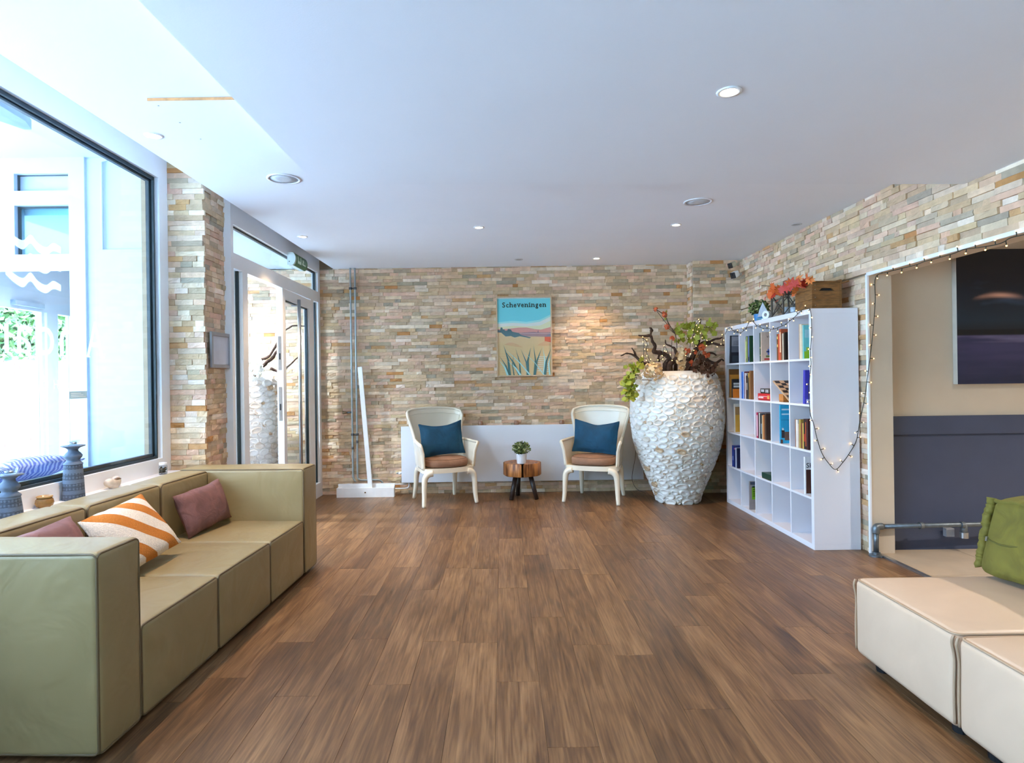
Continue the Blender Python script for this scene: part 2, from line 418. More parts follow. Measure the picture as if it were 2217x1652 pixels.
# pillar between window and door
wall_left = struct('wall_left', MB().box(-2.60, DX - 0.07, PY + 0.03, 4.84, 0, 2.98), M_mortar, 'stone clad pillar between the shop window and the glass door')
stone(wall_left, (0, PY + 0.03, 0), 0, -2.43, -2.15, 0.62, 2.95, dmin=0.02, dmax=0.032, wr=(0.06, 0.2), ends=(0, 0.022))
stone(wall_left, (DX - 0.07, PY + 0.03, 0), rad(90), 0.0, 0.36, 0.62, 2.95, dmin=0.012, dmax=0.03, wr=(0.07, 0.2))
struct('wall_parapet', MB().box(-2.52, -2.30, -3, 4.47, 0, 0.675), M_white, 'low white wall under the shop window')
struct('trim_1', MB().box(-2.44, -2.285, -3, 4.45, 0.675, 0.70), M_white, 'white window sill board behind the sofa')
struct('wall_window_side', MB().box(-2.52, -2.36, -3, -1.3, 0.7, 3.0), M_white, 'plain wall added beside the shop window, behind the viewer, to cut light')  # unseen wall put in to shorten the window and cut light from behind
struct('wall_rear', MB().box(-2.6, -1.0, -3.15, -3, 0, 3.0).box(2.3, 2.9, -3.15, -3, 0, 3.0).box(-1.0, 2.3, -3.15, -3, 2.38, 3.0), mat('rear_wall_tan', L(190, 175, 155), .8), 'wall with added wide glass doors behind the viewer')
struct('blocker', MB().box(-14, 12, -9.5, -9, 0, 3.6), mat('rear_blocker_green', L(60, 84, 52), .9, .4, 3), 'tall hedge unseen behind the viewer, added to block low sky')  # unseen green block added to hold back low sky light
w3 = struct_empty('fill_window', 'unseen wide window added behind the viewer for fill light')  # rear glazing is unseen, added as fill light from behind
for (a, b, c, d) in ((-1.0, 2.3, 0.0, 0.10), (-1.0, 2.3, 2.28, 2.38), (-1.0, -0.92, 0.10, 2.28), (2.22, 2.3, 0.10, 2.28), (0.61, 0.69, 0.10, 2.28)): obj('frame_bar', MB().box(a, b, -3.12, -3.04, c, d), M_upvc, w3)
for (a, b) in ((-0.92, 0.61), (0.69, 2.22)): obj('pane', MB().box(a, b, -3.084, -3.078, 0.10, 2.28), M_glass, w3)

# ------------------------------------------------------------------ ceiling
struct('ceiling', MB().box(-1.94, RX + 0.1, -3, BY + 0.1, CZ, 2.92), M_ceil, 'white plaster ceiling of the lounge')
struct('ceiling_upper', MB().box(-2.55, RX + 0.1, -3, BY + 0.1, 2.95, 3.06), M_ceil, 'upper ceiling strip along the window')
sof = MB(); pts = [(-1.02, -3), (RX + 0.05, -3), (RX + 0.05, 3.615), (-1.02, 3.455)]
sof.add([(x, y, z) for z in (SOFZ, CZ + 0.02) for x, y in pts], [(3, 2, 1, 0), (4, 5, 6, 7), (0, 1, 5, 4), (1, 2, 6, 5), (2, 3, 7, 6), (3, 0, 4, 7)])
struct('ceiling_soffit', sof, M_ceil, 'lowered white ceiling block over the near half of the room')
pn = thing('ceiling_hatch_board', 'thin white board screwed to the ceiling with a raw wood edge', 'board', (0, 0, 0))
obj('panel', MB().box(-1.59, -1.025, 2.815, 3.30, CZ - 0.014, CZ), M_ceil, pn)
obj('raw_edge', MB().box(-1.59, -1.025, 2.811, 2.815, CZ - 0.013, CZ - 0.001), mat('raw_wood_edge', L(205, 150, 100), 0.7, 0.2, 40), pn)
for yy in (2.86, 3.05, 3.26):
    obj('screw', MB().lathe([(0.004, 0), (0.004, 0.002)], 8), M_steel, pn, loc=(-1.565 + 0.0, yy, CZ - 0.0155))
WARM = (1.0, 0.70, 0.40)
def downlight(p, label, power, lit=True, r=0.045, ceil_z=CZ, aim=None):
    t = thing('downlight', label, 'ceiling light', (p[0], p[1], ceil_z), 0, 'recessed ceiling downlights')
    obj('trim_ring', MB().lathe([(r, 0.0), (r, -0.004), (r * 0.72, -0.005), (r * 0.68, 0.002)], 24), M_upvc if lit else mat('off_white_ring', L(205, 205, 208), 0.5), t, smooth=True)
    obj('lens', MB().lathe([(r * 0.7, -0.0015), (r * 0.7, 0.001)], 20), emit('lamp_lens', (1.0, 0.80, 0.52), 14) if lit else mat('dead_lens', L(150, 150, 150), 0.4), t)
    if lit:
        d = bpy.data.lights.new('downlight_beam', 'SPOT'); d.energy = power; d.color = WARM; d.spot_size = rad(95); d.spot_blend = 0.7; d.shadow_soft_size = 0.03
        o = bpy.data.objects.new('downlight_beam', d); COL.objects.link(o); o.parent = t; o.location = (0, 0, -0.02)
        if aim: o.rotation_euler = aim
DLP = 24
downlight((0.889, 2.39), 'lit round downlight alone in the lowered ceiling', DLP, r=0.047, ceil_z=SOFZ)
downlight((-1.80, 3.24), 'lit downlight near the big shop window', DLP * 1.7)
downlight((-1.77, 5.56), 'lit downlight close to the glass door frame', DLP)
downlight((-0.18, 5.31), 'lit downlight over the floor in front of the left white chair', DLP)
downlight((1.51, 5.32), 'lit downlight beside the right ceiling speaker', DLP)
downlight((1.05, 6.78), 'lit downlight nearest the back wall right of the poster', DLP * 0.55)
downlight((0.20, 6.78), 'unlit downlight near the back wall above the poster', 0, lit=False)
downlight((2.56, 5.36), 'unlit downlight tight against the right stone wall', 0, lit=False)
for (p, lb) in (((-1.374, 3.96), 'round white ceiling speaker near the window pillar'), ((1.476, 4.62), 'round white ceiling speaker on the right, near the lit downlight')):
    t = thing('ceiling_speaker', lb, 'speaker', (p[0], p[1], CZ), 0, 'ceiling speakers')
    obj('rim', MB().lathe([(0.105, 0), (0.105, -0.005), (0.09, -0.007), (0.088, 0.0)], 32), mat('speaker_rim', L(226, 226, 230), 0.5), t, smooth=True)
    obj('grille', MB().lathe([(0.089, -0.002), (0.04, -0.005), (0.0, -0.0055)], 32), mat('speaker_grille', L(200, 202, 206), 0.6, 0.15, 300, 0.6, 500), t, smooth=True)

# ------------------------------------------------------------------ shop window (window_1)
win = struct_empty('window_1', 'large white framed shop window beside the sofa')
obj('frame_bar', MB().box(-2.47, -2.395, 4.365, 4.475, 0.70, 2.95), M_upvc, win)
obj('frame_bar', MB().box(-2.47, -2.395, -3, 4.365, 0.70, 0.80), M_upvc, win)
obj('frame_bar', MB().box(-2.47, -2.395, -3, 4.365, 2.77, 2.95), M_upvc, win)
obj('frame_bar', MB().box(-2.47, -2.395, 0.55, 0.65, 0.80, 2.77), M_upvc, win)
obj('frame_bar', MB().box(-2.47, -2.395, -1.3, -1.2, 0.80, 2.77), M_upvc, win)
for nm, y0, y1 in (('pane', 0.65, 4.365), ('pane', -1.2, 0.55)):
    obj(nm, MB().box(-2.440, -2.434, y0, y1, 0.80, 2.77), M_glass, win)
obj('gasket', MB().box(-2.434, -2.420, 4.338, 4.352, 0.815, 2.755), M_gasket, win)
obj('gasket', MB().box(-2.434, -2.420, 0.66, 4.352, 0.80, 0.815), M_gasket, win)
obj('gasket', MB().box(-2.434, -2.420, 0.66, 4.352, 2.748, 2.77), M_gasket, win)
obj('gasket', MB().box(-2.468, -2.446, 4.325, 4.365, 0.815, 2.755), M_gasket, win)
obj('gasket', MB().box(-2.468, -2.446, 0.66, 4.352, 0.80, 0.835), M_gasket, win)
obj('gasket', MB().box(-2.468, -2.446, 0.66, 4.352, 2.735, 2.77), M_gasket, win)
M_frost = glass('frosted_film', (0.97, 0.99, 1.0), haze=0.26, ior=1.15)
GX = -2.4325
def film(name, mb): return obj(name, mb, M_frost, win)
def waves(dy):
    top = []; bot = []
    ks = [(12, 492, 20), (30, 510, 19), (50, 520, 20), (66, 508, 19), (82, 526, 19), (100, 535, 18), (115, 526, 18), (132, 535, 14)]
    path = smoothpath([(a, b, c) for a, b, c in ks], 5); mb = MB(); vs = []
    for a, b, c in path:
        p = onX(a, b + dy, GX); q = onX(a, b + c + dy, GX); vs += [p, q]
    return mb.add(vs, [(2 * i, 2 * i + 1, 2 * i + 3, 2 * i + 2) for i in range(len(path) - 1)])
for dy in (0, 40, 82): film('wave_film', waves(dy))
def letter_on_glass(ch, yc, w, z0, h, slabs=True):
    vs, fs = text_mesh(ch, 0.0); xs = [p.x for p in vs]; ys = [p.y for p in vs]; x0, x1, y0, y1 = min(xs), max(xs), min(ys), max(ys)
    mb = MB(); f = lambda p: Vector((GX, yc + (0.5 - (p.x - x0) / (x1 - x0)) * w, z0 + (p.y - y0) / (y1 - y0) * h))
    # mirrored: read from the street, so the text runs towards the viewer
    mb.add([f(p) for p in vs], fs)
    if slabs:
        s = h * 0.035
        def bar(a, b, z): mb.add([(GX, yc - w / 2 + a * w, z), (GX, yc - w / 2 + b * w, z), (GX, yc - w / 2 + b * w, z + s), (GX, yc - w / 2 + a * w, z + s)], [(0, 1, 2, 3)])
        if ch in 'An': bar(-0.08, 0.22, z0); bar(0.78, 1.08, z0)
        if ch == 'd': bar(-0.10, 0.10, z0)
        if ch == 'n': bar(0.95, 1.12, z0 + h - s)
    return film('letter_film', mb)
letter_on_glass('A', 3.715, 0.16, 1.485, 0.215)
letter_on_glass('n', 3.485, 0.135, 1.485, 0.15)
letter_on_glass('d', 3.315, 0.12, 1.485, 0.225)
letter_on_glass('a', 3.155, 0.115, 1.485, 0.15)
letter_on_glass('n', 3.005, 0.12, 1.485, 0.15)
for ch, yc in zip('HOTEL', (3.385, 3.30, 3.215, 3.14, 3.05)): letter_on_glass(ch, yc, 0.036, 1.305, 0.046, False)
stk = thing('window_sticker', 'small pale blue sticker with faint lines on the shop window glass', 'sticker', (GX + 0.0005, 3.56, 1.245))
obj('film', MB().box(0, 0.001, -0.075, 0.075, 0, 0.042), mat('sticker_blue', L(150, 190, 215), 0.5), stk)
for k in range(3): obj('print_line', MB().box(0.001, 0.0016, -0.062, 0.062 - 0.02 * k, 0.008 + 0.010 * k, 0.012 + 0.010 * k), mat('sticker_line', L(205, 225, 238), 0.5), stk)

# ------------------------------------------------------------------ porch and vestibule outside the glass
M_porch = mat('porch_paint', L(184, 195, 207), 0.7, 0.03, 2, 0.2, 30)
struct('ground', MB().box(-14, -2.52, -12, 18, -0.15, -0.01).box(-2.52, 12, -12, -3.15, -0.15, -0.01), mat('pale_paving', L(186, 192, 200), 0.85, 0.1, 2), 'pale paving outside the window')
struct('ceiling_porch', MB().box(-4.95, -2.55, -3.0, 4.78, 3.04, 3.14), M_porch, 'white porch ceiling beyond the shop window')
wp = struct('wall_porch', MB().box(-3.13, -2.6, 4.70, 4.78, 0, 3.04).box(-5.0, -3.13, 4.70, 4.78, 2.93, 3.04).box(-5.0, -3.80, 4.70, 4.78, 2.20, 2.93), M_porch, 'white painted partition wall of the porch')
obj('lower_panel', MB().box(-3.05, -2.6, 4.685, 4.70, 0, 2.34), mat('porch_panel', L(176, 180, 196), .5, .02), wp)
obj('cable_conduit', MB().tube([(-3.0, 4.685, 2.34), (-3.0, 4.685, 3.0), (-2.95, 4.685, 3.02), (-2.65, 4.685, 2.99)], 0.009, 8), M_porch, wp, smooth=True)
for xx in (-2.88, -2.70): obj('conduit_clip', MB().box(xx - .015, xx + .015, 4.67, 4.70, 2.96, 3.03), M_porch, wp)
M_pfr = mat('porch_frame_paint', L(186, 197, 210), .4, .02)
w2 = struct_empty('window_2', 'white framed transom window in the porch partition')
for b in ((-3.25, -3.13, 2.20, 3.04), (-3.80, -3.66, 2.20, 3.04), (-3.66, -3.25, 2.20, 2.31), (-3.66, -3.25, 2.68, 2.79), (-3.66, -3.25, 2.92, 3.04)):
    obj('frame_bar', MB().box(b[0], b[1], 4.68, 4.78, b[2], b[3]), M_pfr, w2)
obj('frame_bar', MB().box(-3.25, -3.13, 4.68, 4.78, 0, 2.20), M_pfr, w2)
obj('panel', MB().box(-3.66, -3.25, 4.74, 4.76, 2.79, 2.92), M_pfr, w2)
obj('pane', MB().box(-3.66, -3.25, 4.735, 4.742, 2.31, 2.68), glass('teal_glass', (0.72, 0.90, 0.93)), w2)
for b in ((-3.66, -3.647, 2.31, 2.68), (-3.66, -3.25, 2.668, 2.68), (-3.66, -3.25, 2.305, 2.31), (-3.66, -3.655, 2.79, 2.92), (-3.66, -3.25, 2.915, 2.92), (-3.66, -3.25, 2.79, 2.795)):
    obj('gasket', MB().box(b[0], b[1], 4.715, 4.735, b[2], b[3]), M_gasket, w2)
# vestibule
wv = struct('wall_vestibule', MB().box(-4.95, -2.2, BY + 0.03, BY + 0.2, 0, 3.0), M_mortar, 'pale stone wall inside the entrance vestibule')
stone(wv, (0, BY + 0.03, 0), 0, -4.0, -2.2, 0, CZ, keep=lambda u, z: u > -3.6, prio=lambda u, z, w: w * (1 if -3.2 < u < -2.3 and z > .9 else 0.01), most=220)
struct('ceiling_vestibule', MB().box(-4.95, -2.16, 4.78, BY + 0.1, CZ + 0.01, 2.9), M_porch, 'white ceiling of the entrance vestibule')
SX = -4.9
for (vx, vy, lb) in ((-3.1, 6.0, 'added fill downlight in the vestibule ceiling near the shell vase'), (-4.0, 5.9, 'added fill downlight in the vestibule ceiling near the street door')):  # unseen lamps added to brighten the vestibule
    t = thing('downlight', lb, 'ceiling light', (vx, vy, CZ + 0.01), 0, 'added vestibule fill downlights')
    obj('trim_ring', MB().lathe([(0.05, 0.0), (0.05, -0.004), (0.034, -0.005), (0.032, 0.002)], 20), M_upvc, t, smooth=True)
    obj('lens', MB().lathe([(0.034, -0.002), (0.034, 0.001)], 16), emit('cool_lens', (.9, .95, 1), 14), t)
    d = bpy.data.lights.new('downlight_beam', 'SPOT'); d.energy = 130 if vx > -3.5 else 50; d.color = (0.86, 0.93, 1.0); d.spot_size = rad(150); d.spot_blend = 0.8; d.shadow_soft_size = 0.05
    o = bpy.data.objects.new('downlight_beam', d); COL.objects.link(o); o.parent = t; o.location = (0, 0, -0.02)
d2 = struct_empty('door_2', 'white framed street door of the vestibule')
for (a, b, c, d) in ((4.78, 7.2, 2.10, 2.30), (7.08, 7.2, 0, 2.1), (6.70, 6.86, 0, 2.1), (4.78, 7.2, 0, 0.12), (6.62, 6.66, 0.12, 2.1)):
    obj('frame_bar', MB().box(SX - 0.07, SX, a, b, c, d), M_pfr, d2)
obj('pane', MB().box(SX - 0.04, SX - 0.034, 5.5, 6.62, 0.12, 2.1), M_glass, d2)
obj('pane', MB().box(SX - 0.04, SX - 0.034, 6.86, 7.08, 0.12, 2.1), M_glass, d2)
obj('door_closer', MB().box(SX, SX + 0.05, 6.2, 6.6, 2.13, 2.18), mat('closer_grey', L(150, 165, 180), 0.4), d2)
struct('wall_street', MB().box(SX - 0.12, SX, 4.78, 7.25, 2.30, 3.0), M_porch, 'white wall over the street door')
# garden wall and ivy across the street
gw = thing('garden_wall', 'sunlit red brick garden wall seen through the street door', 'wall', (-8.0, 0, 0))
obj('core', MB().box(-0.2, -0.02, 8.0, 14.0, 0, 1.80), mat('garden_mortar', L(190, 178, 165), 0.9), gw)
gb = MB().box(-0.5, 0.5, -0.5, 0.5, -0.5, 0.5).mesh('brick'); gb.materials.append(attr_mat('garden_brick', 0.85, 0, True, var=0.12, scale=30))
n = 0
for r in range(int(1.80 / 0.075)):
    y = 9.2 - (0.11 if r % 2 else 0)
    while y < 12.6 and r * 0.075 > 0.25 and n < 300:
        o = link('brick', gb, None, gw, loc=(-0.015, y, r * 0.075 + 0.035), scale=(0.03, 0.205, 0.062)); q = R.uniform(.85, 1.15); o.color = (0.50 * q, 0.30 * q, 0.24 * q, 1)
        y += 0.22; n += 1
def leaves(mb, pts, size, cols, bend=0.3, up=None, rnd=R):
    for p in pts:
        p = Vector(p); d = Vector((rnd.gauss(0, 1), rnd.gauss(0, 1), rnd.gauss(0, 1))).normalized(); e = d.orthogonal().normalized()
        e = (Matrix.Rotation(rnd.uniform(0, 6.28), 3, d) @ e); nn = d.cross(e); s = size * rnd.uniform(0.6, 1.2)
        mb.add([p - d * s * .5, p + e * s * .34 + nn * s * bend * .5, p + d * s * .55, p - e * s * .34 + nn * s * bend * .5], [(0, 1, 2), (0, 2, 3)], rnd.choice(cols))
    return mb
iv = thing('ivy_hedge', 'sunlit ivy growing over the garden wall outside', 'ivy', (-8.0, 0, 1.75))
q = obj('foliage', leaves(MB(), [(R.uniform(-0.25, 0.1), R.uniform(8.2, 13.8), R.uniform(0, 1) ** 1.1 * 1.7) for _ in range(5200)], 0.14, [L(120, 160, 96), L(150, 186, 120), L(88, 132, 84), L(186, 208, 160)]), attr_mat('ivy_leaf', 0.5), iv); q['kind'] = 'stuff'
obj('stem', MB().box(-0.3, -0.2, 8.2, 13.8, 0, 1.5), mat('ivy_shade', L(50, 75, 50), 0.9, 0.3, 8), iv)  # dark slab behind the leaves, shade of the ivy put in its colour
# bench with cushions just outside the window
bn = thing('porch_bench', 'blue grey bench under the shop window outside', 'bench', (-2.95, 3.6, 0))
M_bench = mat('bench_blue_grey', L(120, 140, 165), 0.6, 0.1)
obj('seat', MB().box(-0.38, 0.38, -1.3, 0.95, 0.66, 0.72), M_bench, bn)
obj('backboard', MB().box(-0.41, -0.36, -1.3, 0.95, 0.60, 0.80), mat('bench_dark_edge', L(78, 102, 135), 0.6, 0.1), bn)
for yy in (-1.2, 0.85): obj('leg', MB().box(-0.36, 0.36, yy - .04, yy + .04, -0.01, 0.66), M_bench, bn)
def stripes(name, c1, c2, scale, dist, axis='X', bump=0.3, duty=0.5, rough=0.9, rot=0.0, detail=1.5):
    m, nt, b, out = nodes(name); N = nt.nodes; K = nt.links
    tc = N.new('ShaderNodeTexCoord'); mp = N.new('ShaderNodeMapping'); mp.inputs['Rotation'].default_value = (0, rot, 0); K.new(tc.outputs['Object'], mp.inputs[0])
    w = N.new('ShaderNodeTexWave'); w.bands_direction = axis; w.inputs['Scale'].default_value = scale; w.inputs['Distortion'].default_value = dist; w.inputs['Detail'].default_value = detail; w.inputs['Detail Scale'].default_value = 1.2
    K.new(mp.outputs[0], w.inputs['Vector']); rp = N.new('ShaderNodeValToRGB'); rp.color_ramp.elements[0].position = duty - .03; rp.color_ramp.elements[1].position = duty + .03
    rp.color_ramp.elements[0].color = (*c1, 1); rp.color_ramp.elements[1].color = (*c2, 1); K.new(w.outputs['Fac'], rp.inputs[0])
    nz = N.new('ShaderNodeTexNoise'); nz.inputs['Scale'].default_value = 160; K.new(tc.outputs['Object'], nz.inputs['Vector'])
    mr = N.new('ShaderNodeMapRange'); mr.inputs['To Min'].default_value = .7; mr.inputs['To Max'].default_value = 1.25; K.new(nz.outputs['Fac'], mr.inputs[0])
    mu = N.new('ShaderNodeVectorMath'); mu.operation = 'SCALE'; K.new(rp.outputs[0], mu.inputs[0]); K.new(mr.outputs[0], mu.inputs['Scale']); K.new(mu.outputs[0], b.inputs['Base Color'])
    bp = N.new('ShaderNodeBump'); bp.inputs['Strength'].default_value = bump; bp.inputs['Distance'].default_value = 0.006; K.new(nz.outputs['Fac'], bp.inputs['Height']); K.new(bp.outputs[0], b.inputs['Normal'])
    b.inputs['Roughness'].default_value = rough; return m
M_lav = stripes('lavender_weave', L(120, 130, 205), L(205, 208, 240), 14, 6, bump=0.2)
for (yy, lb, rz) in ((3.10, 'lavender patterned cushion on the porch bench, left of the other', 0.3), (3.62, 'lavender patterned cushion on the porch bench, nearer the tall candle holder', -0.2)):
    o = obj('bench_cushion', cushion(0.46, 0.40, 0.13, 12, seed=yy), M_lav, None, True, loc=(-2.80, yy, 0.835), rot=(rad(78), 0, rad(80) + rz)); tag(o, lb, 'cushion', 'cushions on the porch bench')
hl = thing('patio_heater', 'blue grey blade shaped fixture hanging under the porch ceiling', 'heater', (-2.70, 3.40, 2.85))
M_ht = mat('heater_grey', L(112, 132, 160), 0.45, 0.1)
hp = [(-0.7, -0.06), (-0.2, -0.085), (0.05, -0.07), (0.17, -0.02), (0.17, 0.02), (0.05, 0.07), (-0.2, 0.085), (-0.7, 0.06)]
Mh = Matrix.Rotation(rad(90), 4, 'X')
Mr = Matrix.Rotation(rad(92), 4, 'Z')
obj('body', MB().prism(hp, 0, -0.055, Mr @ Mh), M_ht, hl)
obj('lamp_panel', MB().prism([(x * .85 - .03, z * .6) for x, z in hp], 0.004, 0.0, Mr @ Mh), mat('heater_panel', L(150, 158, 200), 0.4), hl)
obj('bracket', MB().tube([Mr @ Vector((-0.3, 0, 0.05)), Mr @ Vector((-0.3, 0, 0.19))], 0.012, 8), M_ht, hl)

# ------------------------------------------------------------------ glass entrance door (door_1)
d1 = struct_empty('door_1', 'white framed glass entrance door with sidelights and transom')
FX0, FX1 = DX - 0.07, DX
for (a, b, c, d) in ((4.84, 4.885, 0, 2.95), (7.125, 7.20, 0, 2.95), (4.885, 7.125, 2.57, 2.95), (4.885, 7.125, 2.225, 2.345), (5.05, 5.15, 0, 2.225), (6.85, 6.95, 0, 2.225), (4.885, 5.05, 0, 0.16), (6.95, 7.125, 0, 0.16)):
    obj('frame_bar', MB().box(FX0, FX1, a, b, c, d), M_upvc, d1)
for (a, b, c, d) in ((4.885, 7.125, 2.345, 2.57), (4.885, 5.05, 0.16, 2.225), (6.95, 7.125, 0.16, 2.225)):
    obj('pane', MB().box(DX - 0.045, DX - 0.039, a, b, c, d), M_glass, d1)
for (a, b, c, d) in ((4.885, 7.125, 2.555, 2.57), (7.105, 7.125, 2.345, 2.57), (5.032, 5.05, 0.16, 2.225), (7.105, 7.125, 0.16, 2.225)):
    obj('gasket', MB().box(DX - 0.055, DX - 0.030, a, b, c, d), M_gasket, d1)
lf = obj('door_leaf', MB().box(-0.06, 0, -0.97, -0.885, 0, 2.20).box(-0.06, 0, -0.09, 0, 0, 2.20).box(-0.06, 0, -0.885, -0.09, 2.10, 2.20).box(-0.06, 0, -0.885, -0.09, 0, 0.14), M_upvc, d1, loc=(DX + 0.005, 6.85, 0.012), rot=(0, 0, rad(1.5)))
obj('pane', MB().box(-0.034, -0.028, -0.885, -0.09, 0.14, 2.10), M_glass, lf)
obj('gasket', MB().box(-0.045, -0.018, -0.11, -0.09, 0.14, 2.10), M_gasket, lf)
obj('gasket', MB().box(-0.045, -0.018, -0.885, -0.872, 0.14, 2.10), M_gasket, lf)
obj('gasket', MB().box(-0.045, -0.018, -0.872, -0.11, 2.088, 2.10), M_gasket, lf)
obj('pull_handle', MB().tube([(0.075, -0.70, 0.30), (0.075, -0.70, 2.12)], 0.017, 14), M_steel, lf, smooth=True)
for zz in (0.45, 2.06): obj('handle_bracket', MB().tube([(0, -0.70, zz), (0.075, -0.70, zz)], 0.009, 8), M_steel, lf)
for z0, z1 in ((1.42, 1.74), (0.94, 1.26)):
    q = obj('lock_plate', MB().box(-0.045, -0.017, -0.9735, -0.97, z0, z1), M_steel, lf)
    obj('bolt_slot', MB().box(-0.038, -0.024, -0.975, -0.9735, z0 + .10, z0 + .16), M_black, lf)
obj('top_pivot', MB().tube([(-0.02, -0.93, 2.20), (-0.02, -0.93, 2.208)], 0.01, 8), M_steel, lf)
ex = thing('emergency_light', 'green faced half round emergency light on the door transom', 'emergency light', (DX + 0.002, 6.30, 2.535))
hc = [(0.0, -0.062), (0.045, -0.062)] + [(0.045 + 0.035 * math.cos(rad(a)), 0.062 * math.sin(rad(a))) for a in range(-80, 81, 16)] + [(0.045, 0.062), (0.0, 0.062)]
obj('housing', MB().prism(hc, -0.19, 0.19), mat('lamp_housing', L(222, 235, 232), 0.4), ex)
fc = [(0.046 + 0.037 * math.cos(rad(a)), 0.0645 * math.sin(rad(a))) for a in range(-85, 86, 10)]
fc = fc + [(0.046 + 0.0355 * math.cos(rad(a)), 0.063 * math.sin(rad(a))) for a in range(85, -86, -10)]
obj('sign_face', MB().prism(fc, -0.165, 0.185), mat('exit_green', L(84, 132, 92), 0.35, 0.25, 20), ex)
pic = MB()
for (a, b, z0, z1) in ((-0.12, -0.02, -0.038, -0.010), (-0.12, -0.105, -0.010, 0.035), (-0.035, -0.02, -0.010, 0.035), (0.03, 0.065, -0.005, 0.022), (0.05, 0.12, -0.032, -0.018), (0.02, 0.05, -0.03, -0.008)):
    pic.box(0.0815, 0.0835, a, b, z0, z1)
q = obj('pictogram', pic, mat('exit_white', L(205, 225, 205), 0.4), ex); q['kind'] = 'stuff'
obj('screw', MB().lathe([(0.005, 0), (0.005, 0.002)], 8, Matrix.Rotation(rad(90), 4, 'X')), M_black, ex, loc=(0.02, -0.19, -0.03))

# ------------------------------------------------------------------ annex room through the opening
M_beige = mat('beige_wall', L(202, 186, 164), 0.85, 0.03, 4, 0.2, 120)
wa = struct('wall_annex', MB().box(RX + 0.15, 6.4, 4.66, 4.8, 0, 2.7), M_beige, 'beige wall of the side room beyond the opening')
M_navy = mat('slate_wainscot', L(62, 70, 92), 0.6, 0.05, 6, 0.25, 150)
obj('wainscot', MB().box(RX + 0.17, 6.4, 4.640, 4.66, 0, 0.865), M_navy, wa)
obj('dado_board', MB().box(RX + 0.17, 6.4, 4.622, 4.66, 0.865, 1.0), M_navy, wa)
struct('wall_annex_side', MB().box(6.3, 6.4, 0.8, 4.7, 0, 2.7).box(RX + 0.15, 6.4, 0.7, 0.9, 0, 2.7), M_beige, 'beige far walls of the side room')
struct('ceiling_annex', MB().box(RX + 0.1, 6.4, 0.8, 4.8, 2.55, 2.7), M_ceil, 'white ceiling of the side room')
fa = struct('floor_annex', MB().box(RX + 0.05, 6.4, 0.8, 4.66, -0.1, -0.004), mat('grout', L(120, 105, 90), 0.9), 'beige tiled floor of the side room')
tm = MB().box(-0.298, 0.298, -0.298, 0.298, -0.004, 0.004).mesh('tile'); tm.materials.append(mat('beige_tile', L(178, 158, 134), 0.45, 0.1, 5))
for i in range(6):
    for j in range(6): link('tile', tm, None, fa, loc=(RX + 0.06 + 0.3 + i * 0.6, 4.63 - 0.3 - j * 0.6, 0.002))
struct('trim_2', MB().box(RX + 0.03, RX + 0.058, 0.9, OPY, 0.0, 0.012), M_steel, 'metal threshold strip at the opening')
jb = struct('trim_3', MB().box(RX - 0.004, RX + 0.17, OPY - 0.004, OPY + 0.004, 0, OPZ), M_beige, 'beige lining of the wide opening')
obj('lintel_lining', MB().box(RX - 0.004, RX + 0.17, 0.9, OPY, OPZ - 0.008, OPZ), M_beige, jb)
obj('edge_bead', MB().box(RX - 0.012, RX + 0.002, OPY - 0.01, OPY + 0.012, 0, OPZ), M_upvc, jb)
obj('edge_bead', MB().box(RX - 0.012, RX + 0.002, 0.9, OPY, OPZ - 0.012, OPZ + 0.012), M_upvc, jb)
def annex_fill_light(x, y, lb):  # unseen lamps added to brighten the side room
    t = thing('downlight', lb, 'ceiling light', (x, y, 2.55), 0, 'added side room fill downlights')
    obj('trim_ring', MB().lathe([(0.05, 0.0), (0.05, -0.004), (0.034, -0.005), (0.032, 0.002)], 20), M_upvc, t, smooth=True)
    obj('lens', MB().lathe([(0.034, -0.002), (0.034, 0.001)], 16), emit('lamp_lens', (1, .8, .5), 14), t)
    d = bpy.data.lights.new('downlight_beam', 'SPOT'); d.energy = 60; d.color = (1, 0.90, 0.78); d.spot_size = rad(120); d.spot_blend = 0.8; d.shadow_soft_size = 0.04
    o = bpy.data.objects.new('downlight_beam', d); COL.objects.link(o); o.parent = t; o.location = (0, 0, -0.02)
annex_fill_light(3.6, 2.9, 'added fill downlight in the side room, nearer the opening'); annex_fill_light(5.0, 2.9, 'added fill downlight in the side room, farther from the opening')
